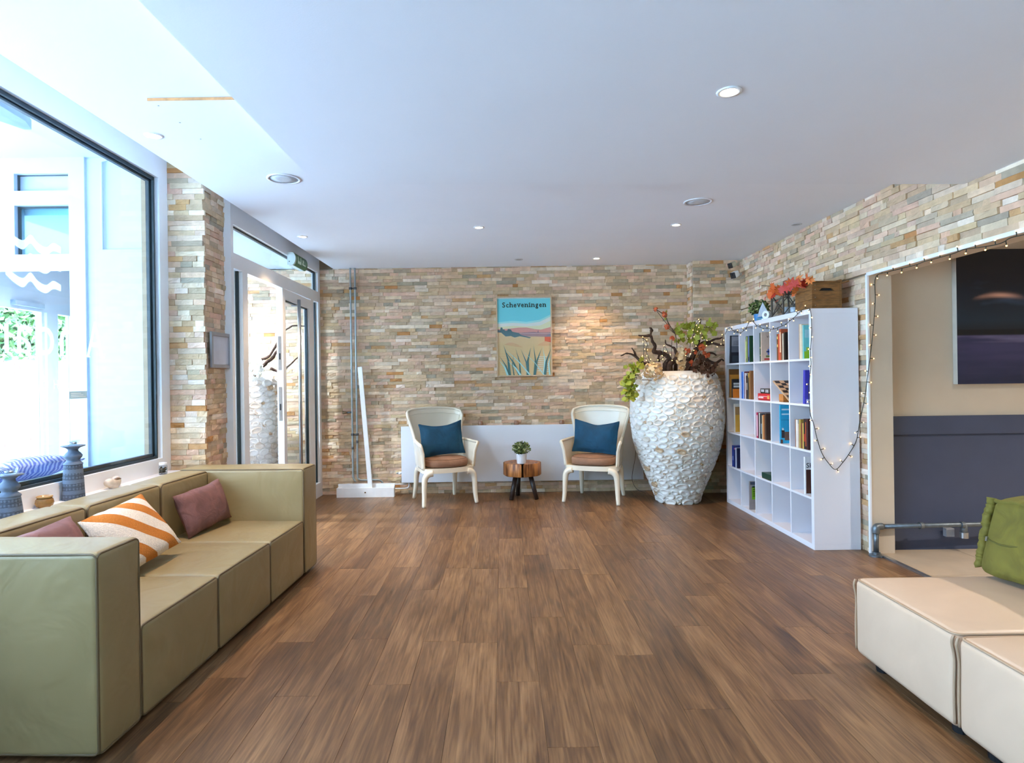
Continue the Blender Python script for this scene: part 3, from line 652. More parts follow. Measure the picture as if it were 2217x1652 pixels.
# sea picture
cv = thing('sea_picture', 'dark blue canvas photograph of a stormy evening beach on the beige wall', 'picture', (3.385, 4.612, 1.235))
CW, CH = 1.5, 1.0
obj('stretcher', MB().box(0, CW, 0.001, 0.046, 0, CH), mat('canvas_side', L(205, 198, 186), 0.8), cv)
NX, NZ = 120, 90; pm = MB(); vs = []
def mixc(a, b, t): t = max(0, min(1, t)); return tuple(a[i] * (1 - t) + b[i] * t for i in range(3))
def seacol(x, z):
    if z > 0.40:
        t = (z - 0.40) / 0.60; c = mixc(L(30, 48, 62), L(6, 12, 26), t * 1.6)
        n = noise.fractal(Vector((x * 3.2, z * 7, 2)), 1.0, 2.0, 5)
        if z < 0.80: c = mixc(c, L(52, 70, 92), max(0, n - 0.08) * 1.6 * (1 - abs(z - .66) * 4))
        g = math.exp(-((z - 0.635 - .02 * math.sin(x * 9)) / 0.018) ** 2) * max(0, noise.noise(Vector((x * 5 + 7.3, z * 10, 0))) - 0.12)
        c = mixc(c, L(232, 170, 140), g * 2.6)
        if z < 0.47: c = mixc(L(24, 34, 44), c, (z - 0.42) / 0.05)
        return c
    if z > 0.365: return L(10, 16, 22)
    t = z / 0.365; n = noise.fractal(Vector((x * 2, z * 14, 5)), 1.0, 2.0, 5)
    c = mixc(L(24, 34, 62), L(64, 62, 96), t + n * .5)
    c = mixc(c, L(150, 118, 128), max(0, noise.noise(Vector((x * 3.1 + 2, z * 3, 1)))) * 0.9 * (1 - t))
    if t > .85: c = mixc(c, L(130, 120, 150), (n + .3))
    return c
for j in range(NZ + 1):
    for i in range(NX + 1): pm.v.append((i / NX * CW, 0, j / NZ * CH)); pm.col.append((*seacol(i / NX, j / NZ), 1))
for j in range(NZ):
    for i in range(NX): a = j * (NX + 1) + i; pm.f.append((a, a + 1, a + NX + 2, a + NX + 1))
obj('print', pm, attr_mat('canvas_print', 0.5), cv)
# pipe rail
pr = thing('pipe_rail', 'low galvanised pipe rail along the slate wainscot', 'pipe rail', (RX + 0.005, 4.50, 0))
obj('base_flange', MB().lathe([(0.048, 0), (0.048, 0.010), (0.026, 0.014), (0.026, 0.03)], 20), M_galv, pr, smooth='auto')
obj('upright', MB().tube([(0, 0, 0.03), (0, 0, 0.19)], 0.018, 14), M_galv, pr, smooth=True)
obj('elbow', MB().tube(smoothpath([(0, 0, 0.165), (0.0, 0, 0.20), (0.012, 0.003, 0.212), (0.05, 0.01, 0.212)], 4), 0.025, 14), M_galv, pr, smooth=True)
obj('rail', MB().tube([(0.03, 0.008, 0.212), (1.6, 0.06, 0.212)], 0.017, 14), M_galv, pr, smooth=True)
for xx in (0.34, 0.64): obj('pipe_clamp', MB().tube([(xx - .012, 0.02, 0.212), (xx + .012, 0.021, 0.212)], 0.025, 14), M_galv, pr)
obj('tee', MB().tube([(0.66, 0.03, 0.215), (0.66, 0.03, 0.15)], 0.023, 14), M_galv, pr, smooth=True)
obj('end_cap', MB().lathe([(0.028, 0.115), (0.028, 0.155), (0.024, 0.158)], 16), M_steel, pr, loc=(0.66, 0.03, 0))
obj('wall_socket', MB().box(0.57, 0.63, 0.085, 0.12, 0.11, 0.17), mat('socket_grey', L(150, 152, 158), 0.5), pr)

# ------------------------------------------------------------------ sofa
def fabric(name, col, rough=0.5, wr=0.35, scale=6, weave=900, var=0.05):
    m, nt, b, out = nodes(name); N = nt.nodes; K = nt.links
    tc = N.new('ShaderNodeTexCoord'); nz = N.new('ShaderNodeTexNoise'); nz.inputs['Scale'].default_value = scale; nz.inputs['Detail'].default_value = 3; nz.inputs['Distortion'].default_value = 0.8
    K.new(tc.outputs['Object'], nz.inputs['Vector']); n2 = N.new('ShaderNodeTexNoise'); n2.inputs['Scale'].default_value = weave; K.new(tc.outputs['Object'], n2.inputs['Vector'])
    rp = N.new('ShaderNodeValToRGB'); rp.color_ramp.elements[0].position = .3; rp.color_ramp.elements[1].position = .7
    rp.color_ramp.elements[0].color = (*[c * (1 - var) for c in col], 1); rp.color_ramp.elements[1].color = (*[min(1, c * (1 + var)) for c in col], 1)
    K.new(nz.outputs['Fac'], rp.inputs[0]); K.new(rp.outputs[0], b.inputs['Base Color']); b.inputs['Roughness'].default_value = rough
    b1 = N.new('ShaderNodeBump'); b1.inputs['Strength'].default_value = wr; b1.inputs['Distance'].default_value = 0.02; K.new(nz.outputs['Fac'], b1.inputs['Height'])
    b2 = N.new('ShaderNodeBump'); b2.inputs['Strength'].default_value = 0.2; b2.inputs['Distance'].default_value = 0.001; K.new(n2.outputs['Fac'], b2.inputs['Height']); K.new(b1.outputs[0], b2.inputs['Normal'])
    K.new(b2.outputs[0], b.inputs['Normal']); return m
M_sofa = fabric('khaki_leatherette', L(150, 131, 92), 0.40, 0.6, 4)
M_pipe = mat('khaki_piping', L(104, 86, 60), 0.5)
def block(name, x0, x1, y0, y1, z0, z1, m, mp, parent, r=0.022, bulge=(0.004, 0.004, 0.008), pipes=(), wr=0.003, seed=0.0):
    o = obj(name, puff(x1 - x0, y1 - y0, z1 - z0, r, bulge, 8, 3, Matrix.Translation(((x0 + x1) / 2, (y0 + y1) / 2, (z0 + z1) / 2)), wr, seed), m, parent, True)
    cx, cy, cz = (x0 + x1) / 2, (y0 + y1) / 2, (z0 + z1) / 2; hx, hy, hz = (x1 - x0) / 2, (y1 - y0) / 2, (z1 - z0) / 2
    for pl in pipes:
        if pl == 'top': path = [(cx + a, cy + b, z1 - r * .32) for a, b in rrect(hx - r * .28, hy - r * .28, r)]
        elif pl == 'front': path = [(x1 - r * .3, cy + a, cz + b) for a, b in rrect(hy - r * .28, hz - r * .28, r)]
        elif pl == 'near': path = [(cx + a, y0 + r * .3, cz + b) for a, b in rrect(hx - r * .28, hz - r * .28, r)]
        elif pl == 'far': path = [(cx + a, y1 - r * .3, cz + b) for a, b in rrect(hx - r * .28, hz - r * .28, r)]
        obj('piping', MB().tube(path, 0.0048, 6, closed=True), mp, o, True)
    return o
sofa = thing('sofa', 'long khaki modular sofa with boxy arms under the shop window', 'sofa', (-1.425, 2.17, 0), rad(-2.1))
SH, SD, SL = 0.735, 0.868, 2.28; cuts = (0.25, 0.86, 1.48, 2.03)
block('armrest', -SD, 0, 0, 0.247, 0.02, SH, M_sofa, M_pipe, sofa, pipes=('front', 'near'), wr=0.005, seed=1, bulge=(0.006, 0.006, 0.006))
block('armrest', -SD, 0, cuts[3] + 0.003, SL, 0.02, SH, M_sofa, M_pipe, sofa, pipes=('front', 'near'), wr=0.005, seed=2, bulge=(0.004, 0.006, 0.006))
for i in range(3):
    a, b = cuts[i] + 0.002, cuts[i + 1] - 0.002
    block('seat', -0.66, -0.004, a, b, 0.02, 0.385, M_sofa, M_pipe, sofa, pipes=('front',), seed=3 + i, bulge=(0.003, 0.0, 0.012), r=0.02)
    block('backrest', -SD, -0.655, a, b, 0.03, SH - 0.006, M_sofa, M_pipe, sofa, pipes=('front',), seed=7 + i, bulge=(0.008, 0.0, 0.008), r=0.026)
for sx in (-0.08, -0.78):
    for sy in (0.1, 1.17, 2.18): obj('foot', MB().lathe([(0.025, 0), (0.03, 0.024)], 10), M_black, sofa, loc=(sx, sy, 0))
def on_sofa(px, py, z): return onZ(px, py, z)
M_velvet = fabric('dusty_rose_velvet', L(124, 84, 80), 0.75, 0.5, 14, 700, 0.22)
M_stripe = stripes('orange_cream_tufted', L(196, 118, 40), L(232, 218, 200), 2.45, 1.1, axis='Z', bump=0.9, duty=0.46, rot=rad(-45), rough=0.95)
def lay(o, A, B, C, up=0.0, off=0.0):
    A, B, C = Vector(A), Vector(B), Vector(C); x = (B - A).normalized(); z = (B - C); z = (z - x * z.dot(x)).normalized(); y = z.cross(x); p = (A + C) / 2 + z * up + y * off
    o.matrix_world = Matrix(((x.x, y.x, z.x, p.x), (x.y, y.y, z.y, p.y), (x.z, y.z, z.z, p.z), (0, 0, 0, 1))); return o
def put(o, loc, euler, order='XYZ'):
    o.rotation_mode = order; o.location = loc; o.rotation_euler = euler; return o
o = obj('throw_pillow', cushion(0.46, 0.27, 0.13, 18, 0.06, wr=0.012, seed=4.1), M_velvet, None, True); tag(o, 'dusty rose velvet pillow leaning in the far corner of the khaki sofa', 'pillow')
lay(o, (-1.963, 3.713, .614), (-1.905, 4.16, .644), (-1.831, 4.163, .42), .02)
o = obj('throw_pillow', cushion(0.45, 0.34, 0.12, 20, 0.04, wr=0.012, seed=9.3), M_stripe, None, True); tag(o, 'orange and cream wavy striped tufted pillow on the sofa', 'pillow')
lay(o, (-1.961, 2.946, .608), (-1.920, 3.339, .649), (-1.755, 3.345, .441), .05, -.01)
o = obj('throw_pillow', cushion(0.42, 0.32, 0.14, 16, 0.06, wr=0.010, seed=2.7), M_velvet, None, True); tag(o, 'dusty rose velvet pillow mostly hidden behind the near sofa arm', 'pillow')
lay(o, (-1.97, 2.45, .585), (-1.955, 2.86, .605), (-1.84, 2.86, .36), .10, -.01)

# ------------------------------------------------------------------ things on the window sill
SILL = 0.700
def holder_mat():
    m, nt, b, out = nodes('carved_blue_grey'); N = nt.nodes; K = nt.links
    tc = N.new('ShaderNodeTexCoord'); sp = N.new('ShaderNodeSeparateXYZ'); K.new(tc.outputs['Object'], sp.inputs[0])
    at = N.new('ShaderNodeMath'); at.operation = 'ARCTAN2'; K.new(sp.outputs['Y'], at.inputs[0]); K.new(sp.outputs['X'], at.inputs[1])
    cb = N.new('ShaderNodeCombineXYZ'); m1 = N.new('ShaderNodeMath'); m1.operation = 'MULTIPLY'; m1.inputs[1].default_value = 1.6; K.new(at.outputs[0], m1.inputs[0]); K.new(m1.outputs[0], cb.inputs[0])
    m2 = N.new('ShaderNodeMath'); m2.operation = 'MULTIPLY'; m2.inputs[1].default_value = 26; K.new(sp.outputs['Z'], m2.inputs[0]); K.new(m2.outputs[0], cb.inputs[1])
    v = N.new('ShaderNodeTexVoronoi'); v.inputs['Scale'].default_value = 1.9; v.inputs['Randomness'].default_value = 0.15; K.new(cb.outputs[0], v.inputs['Vector'])
    w = N.new('ShaderNodeTexWave'); w.wave_type = 'RINGS'; w.inputs['Scale'].default_value = 2.4; w.inputs['Distortion'].default_value = 3; K.new(cb.outputs[0], w.inputs['Vector'])
    ml = N.new('ShaderNodeMath'); ml.operation = 'MULTIPLY'; K.new(v.outputs['Distance'], ml.inputs[0]); K.new(w.outputs['Fac'], ml.inputs[1])
    gt = N.new('ShaderNodeMath'); gt.operation = 'GREATER_THAN'; gt.inputs[1].default_value = 0.21; K.new(ml.outputs[0], gt.inputs[0])
    sn = N.new('ShaderNodeMath'); sn.operation = 'SINE'; m3 = N.new('ShaderNodeMath'); m3.operation = 'MULTIPLY'; m3.inputs[1].default_value = 110; K.new(sp.outputs['Z'], m3.inputs[0]); K.new(m3.outputs[0], sn.inputs[0])
    g2 = N.new('ShaderNodeMath'); g2.operation = 'GREATER_THAN'; g2.inputs[1].default_value = -0.45; K.new(sn.outputs[0], g2.inputs[0])
    an = N.new('ShaderNodeMath'); an.operation = 'MULTIPLY'; K.new(gt.outputs[0], an.inputs[0]); K.new(g2.outputs[0], an.inputs[1])
    mx = N.new('ShaderNodeMix'); mx.data_type = 'RGBA'; mx.inputs[6].default_value = (*L(104, 118, 138), 1); mx.inputs[7].default_value = (*L(34, 42, 54), 1); K.new(an.outputs[0], mx.inputs[0])
    K.new(mx.outputs[2], b.inputs['Base Color']); b.inputs['Roughness'].default_value = 0.7
    bp = N.new('ShaderNodeBump'); bp.inputs['Strength'].default_value = 0.5; bp.inputs['Distance'].default_value = 0.003; bp.invert = True; K.new(an.outputs[0], bp.inputs['Height']); K.new(bp.outputs[0], b.inputs['Normal']); return m
M_carved = holder_mat(); M_hold = mat('blue_grey_clay', L(98, 112, 132), 0.75, 0.15, 30, 0.3)
M_bowl = glass('clear_glass', (0.90, 0.94, 0.97), ior=1.5)
def candle_holder(p, H, label, k=1.0):
    t = thing('candle_holder', label, 'candle holder', p, 0, 'carved candle holders on the window sill')
    b = H - 0.105
    obj('carved_base', MB().lathe([(0.054, 0), (0.054, 0.01), (0.050, b * .5), (0.044, b - 0.004), (0.0445, b)], 28), M_carved, t, 'auto')
    obj('turned_neck', MB().lathe([(0.046, b), (0.047, b + .006), (0.032, b + .020), (0.03, b + .026), (0.042, b + .04), (0.044, b + .05), (0.036, b + .062), (0.026, b + .072), (0.024, b + .082), (0.035, b + .092), (0.057, b + .100), (0.058, b + .104), (0.0, b + .100)], 28), M_hold, t, True)
    g = thing('tealight_bowl', 'small clear glass tealight bowl on top of ' + k, 'bowl', (p[0], p[1], p[2] + H - .003), 0, 'tealight bowls')
    obj('glass', MB().lathe([(0.0, 0.0), (0.020, 0.0), (0.030, 0.010), (0.036, 0.026), (0.036, 0.030), (0.032, 0.030), (0.028, 0.014), (0.0, 0.008)], 20), M_bowl, g, True)
    obj('tealight', MB().lathe([(0.018, 0.009), (0.018, 0.020), (0.016, 0.018), (0.0, 0.018)], 16), M_steel, g, True)
candle_holder((-2.345, 3.385, SILL), 0.295, 'tall carved blue grey candle holder on the sill', 'the taller candle holder')
candle_holder((-2.345, 2.945, SILL), 0.205, 'shorter carved blue grey candle holder cut by the picture edge', 'the shorter candle holder')
t = thing('ribbed_jar', 'small brown ribbed glass jar on the window sill', 'jar', (-2.345, 3.17, SILL))
obj('body', MB().lathe([(0.022, 0), (0.034, 0.008), (0.040, 0.025), (0.036, 0.044), (0.030, 0.050)], 40, wob=lambda th, z: 1 + 0.025 * math.cos(th * 20)), mat('amber_ribbed', L(158, 116, 62), 0.25, 0.2, 40), t, True)
obj('rim', MB().lathe([(0.030, 0.050), (0.036, 0.053), (0.036, 0.060), (0.030, 0.060), (0.029, 0.04), (0.0, 0.02)], 28), mat('amber_rim', L(190, 150, 95), 0.25), t, True)
t = thing('sea_shell', 'pale spiral sea shell lying on the window sill', 'shell', (-2.35, 3.745, SILL))
sh = MB(); rings = []
for i in range(15):
    u = i / 14; r = 0.036 * math.sin(math.pi * min(1, .12 + u * .82)) ** 0.7 * (1 - .25 * u); rings.append(((0.0 + .010 * math.sin(u * 5), -0.075 + u * 0.15, 0.032 + .006 * math.sin(u * 12)), (r * (1 + .08 * math.sin(u * 22)), r * 1.0)))
obj('body', sh.tube([a for a, _ in rings], [b for _, b in rings], 16), mat('shell_cream', L(214, 196, 176), 0.45, 0.18, 30, 0.3), t, True)
obj('aperture', MB().tube(smoothpath([(0.018, -0.045, 0.045), (0.026, -0.01, 0.055), (0.022, 0.03, 0.050)], 4), [0.004, 0.007, 0.009, 0.009, 0.008, 0.007, 0.006, 0.005, 0.004][:9], 8), mat('shell_brown', L(120, 92, 70), 0.5), t, True)
t = thing('succulent_jar', 'tiny glass jar with a dark plant at the window corner', 'jar', (-2.34, 4.27, SILL))
obj('glass', MB().lathe([(0.0, 0), (0.026, 0.0), (0.028, 0.01), (0.028, 0.055), (0.022, 0.062), (0.02, 0.062), (0.025, 0.05), (0.025, 0.005), (0, 0.004)], 18), M_bowl, t, True)
obj('lid', MB().lathe([(0.022, 0.060), (0.025, 0.064), (0.025, 0.080), (0.0, 0.082)], 18), M_white, t, True)
q = obj('plant', leaves(MB(), [(R.gauss(0, .009), R.gauss(0, .009), R.uniform(.012, .045)) for _ in range(60)], 0.022, [L(52, 62, 42), L(88, 84, 52), L(120, 92, 62)]), attr_mat('small_leaf', 0.6), t); q['kind'] = 'stuff'

# ------------------------------------------------------------------ cream ottomans with green cushion
M_cream = fabric('cream_leatherette', L(204, 180, 156), 0.42, 0.14, 4)
M_cpipe = mat('cream_piping', L(170, 145, 120), 0.5)
def seatblock(y0, y1, label):
    t = thing('bench_module', label, 'bench', (1.60, y0, 0), 0, 'cream bench modules')
    W = y1 - y0
    o = obj('seat', puff(0.84, W, 0.345, 0.03, (0.008, 0.004, 0.012), 8, 3, Matrix.Translation((0.42, W / 2, 0.05 + 0.1725)), 0.003, y0), M_cream, t, True)
    obj('piping', MB().tube([(0.42 + a, W / 2 + b, 0.387) for a, b in rrect(0.413, W / 2 - .007, 0.03)], 0.005, 6, closed=True), M_cpipe, o, True)
    for yy in (0.006, W - 0.006): obj('piping', MB().tube(smoothpath([(0.003, yy, 0.387), (-0.004, yy, 0.36), (0.005, yy, 0.3), (0.002, yy, 0.18), (0.004, yy, 0.07)], 4), 0.005, 6), M_cpipe, o, True)
    b = obj('backrest', puff(0.19, W, 0.64, 0.03, (0.004, 0.004, 0.004), 6, 3, Matrix.Translation((0.94, W / 2, 0.05 + .32)), 0.002, y0), M_cream, t, True)
    for xx in (0.08, 0.9):
        for yy in (0.08, W - 0.08): obj('foot', MB().lathe([(0.028, 0), (0.032, 0.056)], 12), M_black, t, loc=(xx, yy, 0))
seatblock(2.215, 2.845, 'cream leatherette bench module holding the green velvet cushion')
seatblock(1.58, 2.205, 'cream leatherette bench module cut by the bottom right picture corner')
M_green = fabric('olive_velvet', L(104, 98, 34), 0.8, 0.6, 9, 600, 0.25)
gc = thing('back_cushion', 'olive green velvet back cushion with zip on the cream bench', 'cushion', (2.15, 2.83, 0.422))
Mg = Matrix(((1, 0, .23, 0), (0, 1, 0, 0), (0, 0, 1, 0), (0, 0, 0, 1)))
o = obj('cover', puff(0.16, 0.62, 0.33, 0.035, (0.02, 0.01, 0.012), 12, 3, Mg @ Matrix.Translation((0.075, -0.315, 0.172)), 0.016, 3.3), M_green, gc, True)
obj('zip', MB().tube([Mg @ Vector((-0.014 - .012 * math.sin(math.pi * k / 12), -0.02 - k * 0.05, 0.16 - .012 * math.sin(k * .9))) for k in range(12)], 0.004, 6), mat('olive_zip', L(86, 84, 30), 0.7), o, True)
obj('zip_puller', MB().box(-0.004, 0.002, -0.045, -0.037, 0.145, 0.165, Mg @ Matrix.Translation((-0.018, 0, 0))), M_steel, o)
gp = [Vector((.012, .012, .012 + k * .0033)) for k in range(97)]
obj('gathered_edge', MB().tube([Mg @ (p + noise.noise_vector(p * 26) * .012) for p in gp], [.019 + .006 * noise.noise(Vector((k * .17, 3, 1))) + .003 * noise.noise(Vector((k * .4, 5, 1))) for k in range(97)], 12), M_green, o, True)
obj('top_piping', MB().tube([Mg @ Vector((.012, -.61 + k * .0305, .322 + .005 * math.sin(k * .9))) for k in range(21)], .010, 8), M_green, o, True)

# ------------------------------------------------------------------ back wall: radiator, pipes, poster, stand
rd = thing('radiator', 'long white flat panel radiator along the back wall', 'radiator', (-1.17, 7.125, 0.14))
obj('front_panel', puff(2.78, 0.016, 0.647, 0.005, (0, 0, 0), 2, 2, Matrix.Translation((1.39, 0.008, 0.3235))), mat('radiator_enamel', L(226, 229, 238), 0.4, 0.015, 3), rd, 'auto')
obj('convector', MB().box(0.03, 2.75, 0.016, 0.065, 0.02, 0.62), M_white, rd)
obj('top_grille', MB().box(0.0, 2.78, 0.016, 0.068, 0.625, 0.640), M_white, rd)
vl = obj('valve', MB().tube([(-0.035, 0.02, 0.11), (0.0, 0.02, 0.11)], 0.016, 12), M_upvc, rd, True)
obj('valve_cap', MB().tube([(-0.06, 0.02, 0.11), (-0.035, 0.02, 0.11)], 0.010, 12), M_steel, vl, True)
obj('tail_pipe', MB().tube(smoothpath([(0.08, 0.03, 0.0), (0.08, 0.03, -0.04), (0.06, 0.03, -0.065), (-0.02, 0.03, -0.07), (-0.12, 0.03, -0.07)], 4), 0.008, 8), M_upvc, rd, True)
obj('tail_pipe', MB().tube([(0.05, 0.03, -0.02), (-0.13, 0.03, -0.02)], 0.007, 8), M_upvc, rd, True)
PXA, PXB = -1.735, -1.682
t = thing('heating_pipe', 'left of two vertical metal heating pipes on the back wall', 'pipe', (0, 0, 0), 0, 'vertical heating pipes')
obj('pipe', MB().tube(smoothpath([(PXA, 7.165, CZ), (PXA, 7.165, 1.6), (PXA, 7.165, 0.6), (PXA, 7.165, 0.25), (PXA + .004, 7.165, 0.20), (PXA + .03, 7.165, 0.15)], 3), 0.0105, 12), mat('zinc_pipe', L(176, 184, 186), 0.35, 0.1, metal=0.55), t, True)
obj('coupling', MB().tube([(PXA, 7.165, 0.53), (PXA, 7.165, 0.56)], 0.0135, 12), M_galv, t, True)
vv = obj('drain_valve', MB().tube([(PXA - .01, 7.165, 0.955), (PXA - .06, 7.16, 0.955)], 0.010, 10), M_galv, t, True)
obj('valve_knob', MB().tube([(PXA - .06, 7.15, 0.955), (PXA - .105, 7.15, 0.955)], [0.012, 0.02], 8), mat('old_brass', L(150, 130, 105), 0.4, metal=.6), vv, True)
t = thing('heating_pipe', 'right of two vertical metal heating pipes, bending towards the radiator', 'pipe', (0, 0, 0), 0, 'vertical heating pipes')
obj('pipe', MB().tube(smoothpath([(PXB, 7.165, CZ), (PXB, 7.165, 1.6), (PXB, 7.165, 0.5), (PXB, 7.165, 0.22), (PXB + .015, 7.165, 0.185), (PXB + .05, 7.165, 0.172), (PXB + .2, 7.165, 0.172), (PXB + .26, 7.165, 0.165), (PXB + .29, 7.165, 0.13)], 3), 0.0105, 12), MATS['zinc_pipe'], t, True)
obj('coupling', MB().tube([(PXB, 7.165, 0.60), (PXB, 7.165, 0.63)], 0.0135, 12), M_galv, t, True)
for zz in (2.385, 0.70):
    for xx in (PXA, PXB): obj('pipe_clamp', MB().lathe([(0.0108, -0.012), (0.019, -0.012), (0.019, 0.012), (0.0108, 0.012)], 12), mat('clamp_grey', L(90, 95, 98), 0.5, metal=.5), t, True, loc=(xx, 7.165, zz))
    obj('clamp_bar', MB().box(PXA + .01, PXB - .01, 7.16, 7.172, zz - .006, zz + .006), MATS['clamp_grey'], t)
st = thing('sign_stand', 'white wooden stand with a thin leaning post on a long box foot', 'stand', (-1.565, 7.03, 0))
M_wht = mat('chalky_white_wood', L(236, 236, 238), 0.6, 0.03, 14)
obj('foot_board', MB().box(-0.325, 0.325, -0.012, 0.010, 0, 0.105), M_wht, st)
obj('foot_board', MB().box(-0.318, 0.325, 0.04, 0.062, 0.0, 0.145), M_wht, st)
obj('foot_cap', MB().box(-0.318, -0.27, 0.010, 0.04, 0.0, 0.11).box(0.285, 0.325, 0.010, 0.04, 0.0, 0.118), M_wht, st)['kind'] = 'stuff'
obj('bolt', MB().lathe([(0.009, 0), (0.009, 0.004)], 10, Matrix.Rotation(rad(90), 4, 'X')), mat('rusty_bolt', L(110, 80, 50), 0.5), st, loc=(0.0, -0.012, 0.055))
obj('post', MB().box(-0.024, 0.024, 0.012, 0.038, 0, 1.42, Matrix.Translation((0.055, 0, 0.06)) @ Matrix.Rotation(rad(-4.2), 4, 'Y')), M_wht, st)
# poster
PX0, PX1, PZ0, PZ1 = -0.058, 0.582, 1.345, 2.268; PYF = 7.165
po = thing('poster', 'framed Scheveningen beach poster on the stone wall', 'poster', ((PX0 + PX1) / 2, PYF, PZ0)); W_, H_ = PX1 - PX0, PZ1 - PZ0
M_pf = mat('pale_wood_frame', L(214, 184, 150), 0.5, 0.1, 30)
for (a, b, c, d) in ((-W_ / 2, W_ / 2, H_ - .013, H_), (-W_ / 2, W_ / 2, 0, .013), (-W_ / 2, -W_ / 2 + .013, .013, H_ - .013), (W_ / 2 - .013, W_ / 2, .013, H_ - .013)):
    obj('frame_bar', MB().box(a, b, -0.012, 0.014, c, d), M_pf, po)
obj('backing', MB().box(-W_ / 2 + .002, W_ / 2 - .002, 0.006, 0.03, 0.002, H_ - .002), mat('poster_backing', L(230, 228, 224), 0.8), po)
pw, ph = W_ - .026, H_ - .026
prn = MB(); zl = [0]
def shape(poly, col):
    zl[0] += 1; y = 0.0055 - zl[0] * 0.00018
    prn.add([(-pw / 2 + x * pw, y, .013 + ph * (1 - v)) for x, v in poly], [tuple(range(len(poly) - 1, -1, -1))], tuple(min(.92, q * 1.5 + .01) for q in L(*col)))
SKYB = [(104, 196, 218), (122, 203, 220), (150, 212, 222), (190, 222, 220)]
shape([(0, 0.015), (1, 0.015), (1, 1), (0, 1)], (104, 194, 216))
shape([(0, .315), (.3, .30), (.55, .315), (.8, .29), (1, .225), (1, 1), (0, 1)], (150, 208, 216))
shape([(0, .335), (.3, .325), (.55, .338), (.8, .315), (1, .25), (1, 1), (0, 1)], (226, 216, 196))
shape([(0, .375), (.3, .365), (.55, .375), (.8, .365), (1, .305), (1, 1), (0, 1)], (242, 200, 164))
shape([(0, .405), (.2, .402), (.4, .388), (.55, .388), (.7, .41), (.82, .418), (1, .385), (1, 1), (0, 1)], (232, 138, 128))
shape([(.35, .452), (1, .452), (1, .53), (.3, .50)], (150, 112, 112))
shape([(.40, .458), (.75, .462), (1, .466), (1, .470), (.42, .463)], (214, 178, 176))
shape([(0, .45), (.1, .45), (.3, .49), (.5, .505), (.7, .505), (1, .515), (1, 1), (0, 1)], (232, 170, 124))
shape([(0, .41), (.05, .42), (.06, .383), (.09, .383), (.10, .41), (.13, .41), (.14, .425), (.18, .425), (.2, .402), (.25, .412), (.28, .44), (.36, .452), (.4, .46), (.45, .485), (.55, .505), (.63, .515), (.60, .527), (.50, .51), (.42, .50), (.32, .515), (.25, .495), (.15, .50), (.10, .47), (.07, .45), (0, .445)], (62, 92, 96))
shape([(.48, .452), (.70, .448), (.75, .452), (.765, .42), (.772, .452), (.80, .455), (.80, .458), (.48, .458)], (120, 92, 108))
shape([(.88, .51), (.93, .485), (.97, .475), (1, .472), (1, .512)], (124, 110, 118))
shape([(.885, .51), (1, .51), (1, .585), (.885, .565)], (240, 90, 58))
shape([(.12, .605), (.2, .58), (.28, .578), (.36, .60), (.48, .645), (.35, .635), (.2, .615)], (200, 152, 112))
shape([(.74, .62), (.80, .595), (.88, .57), (1, .595), (1, .625), (.85, .628)], (200, 152, 112))
for k in range(9): shape([(.02 + .01 * k, .72 + k * .03), (.40 - .01 * k, .725 + k * .03), (.40, .731 + k * .03), (.02, .726 + k * .03)], (212, 158, 116))
for k in range(8): shape([(.75 - .005 * k, .76 + k * .026), (.96, .77 + k * .026), (.96, .778 + k * .026), (.75, .768 + k * .026)], (238, 226, 214))
for (b, tp, v, w, c) in ((.22, .11, .61, .05, 0), (.40, .12, .67, .045, 0), (.42, .33, .65, .03, 0), (.57, .43, .66, .035, 0), (.56, .62, .645, .055, 0), (.68, .67, .61, .035, 0), (.69, .83, .65, .045, 0), (.86, .845, .63, .03, 1), (.88, 1.0, .66, .05, 0), (.20, .03, .75, .04, 0), (.18, .02, .80, .04, 1), (.60, .13, .66, .035, 1), (.86, .46, .68, .02, 1), (.42, .18, .81, .045, 1), (.30, .30, .73, .02, 0), (.97, 1.0, .72, .03, 1)):
    c = (56, 92, 98) if c == 0 else (160, 200, 204); mx_, my_ = (b + tp) / 2 + (.03 if tp < b else -.03), (1 + v) / 2
    shape([(b - w / 2, 1), (mx_ - w * .35, my_), (tp, v), (mx_ + w * .35, my_), (b + w / 2, 1)], c)
obj('print', prn, attr_mat('poster_ink', 0.6), po)
lt = MB(); word = 'Scheveningen'; ws = [.9, .8, .95, .8, .9, .8, .95, .55, .95, .85, .8, .95]; tot = sum(ws); xcur = .085
for ch, w_ in zip(word, ws):
    vs, fs = text_mesh(ch, 0.012); xs = [p.x for p in vs]; x0, x1 = min(xs), max(xs); cell = .84 * w_ / tot; gw_ = cell * .74
    S = 0.082; cx = xcur + cell / 2; base = .126
    if ch == 'i': gw_ = cell * .36
    fx = lambda p: (-pw / 2 + (cx + ((p.x - x0) / (x1 - x0) - .5) * gw_) * pw, 0.0004, .013 + ph * (1 - base) + p.y * S)
    lt.add([fx(p) for p in vs], [tuple(f) for f in fs])
    def slab(a, b, zz, th=.0058):
        xa, xb = -pw / 2 + (cx + (a - .5) * gw_) * pw, -pw / 2 + (cx + (b - .5) * gw_) * pw; z = .013 + ph * (1 - base) + zz
        lt.add([(xa, .0004, z), (xb, .0004, z), (xb, .0004, z + th), (xa, .0004, z + th)], [(0, 1, 2, 3)])
    if ch in 'hn': slab(-.12, .36, 0); slab(.66, 1.14, 0)
    if ch == 'i': slab(-.7, 1.7, 0); slab(-.7, .6, .036)
    if ch == 'h': slab(-.12, .1, .053)
    if ch == 'n': slab(-.12, .1, .037)
    if ch == 'v': slab(-.15, .35, .037); slab(.65, 1.15, .037)
    xcur += cell
obj('lettering', lt, mat('poster_text', L(32, 48, 48), 0.6), po)
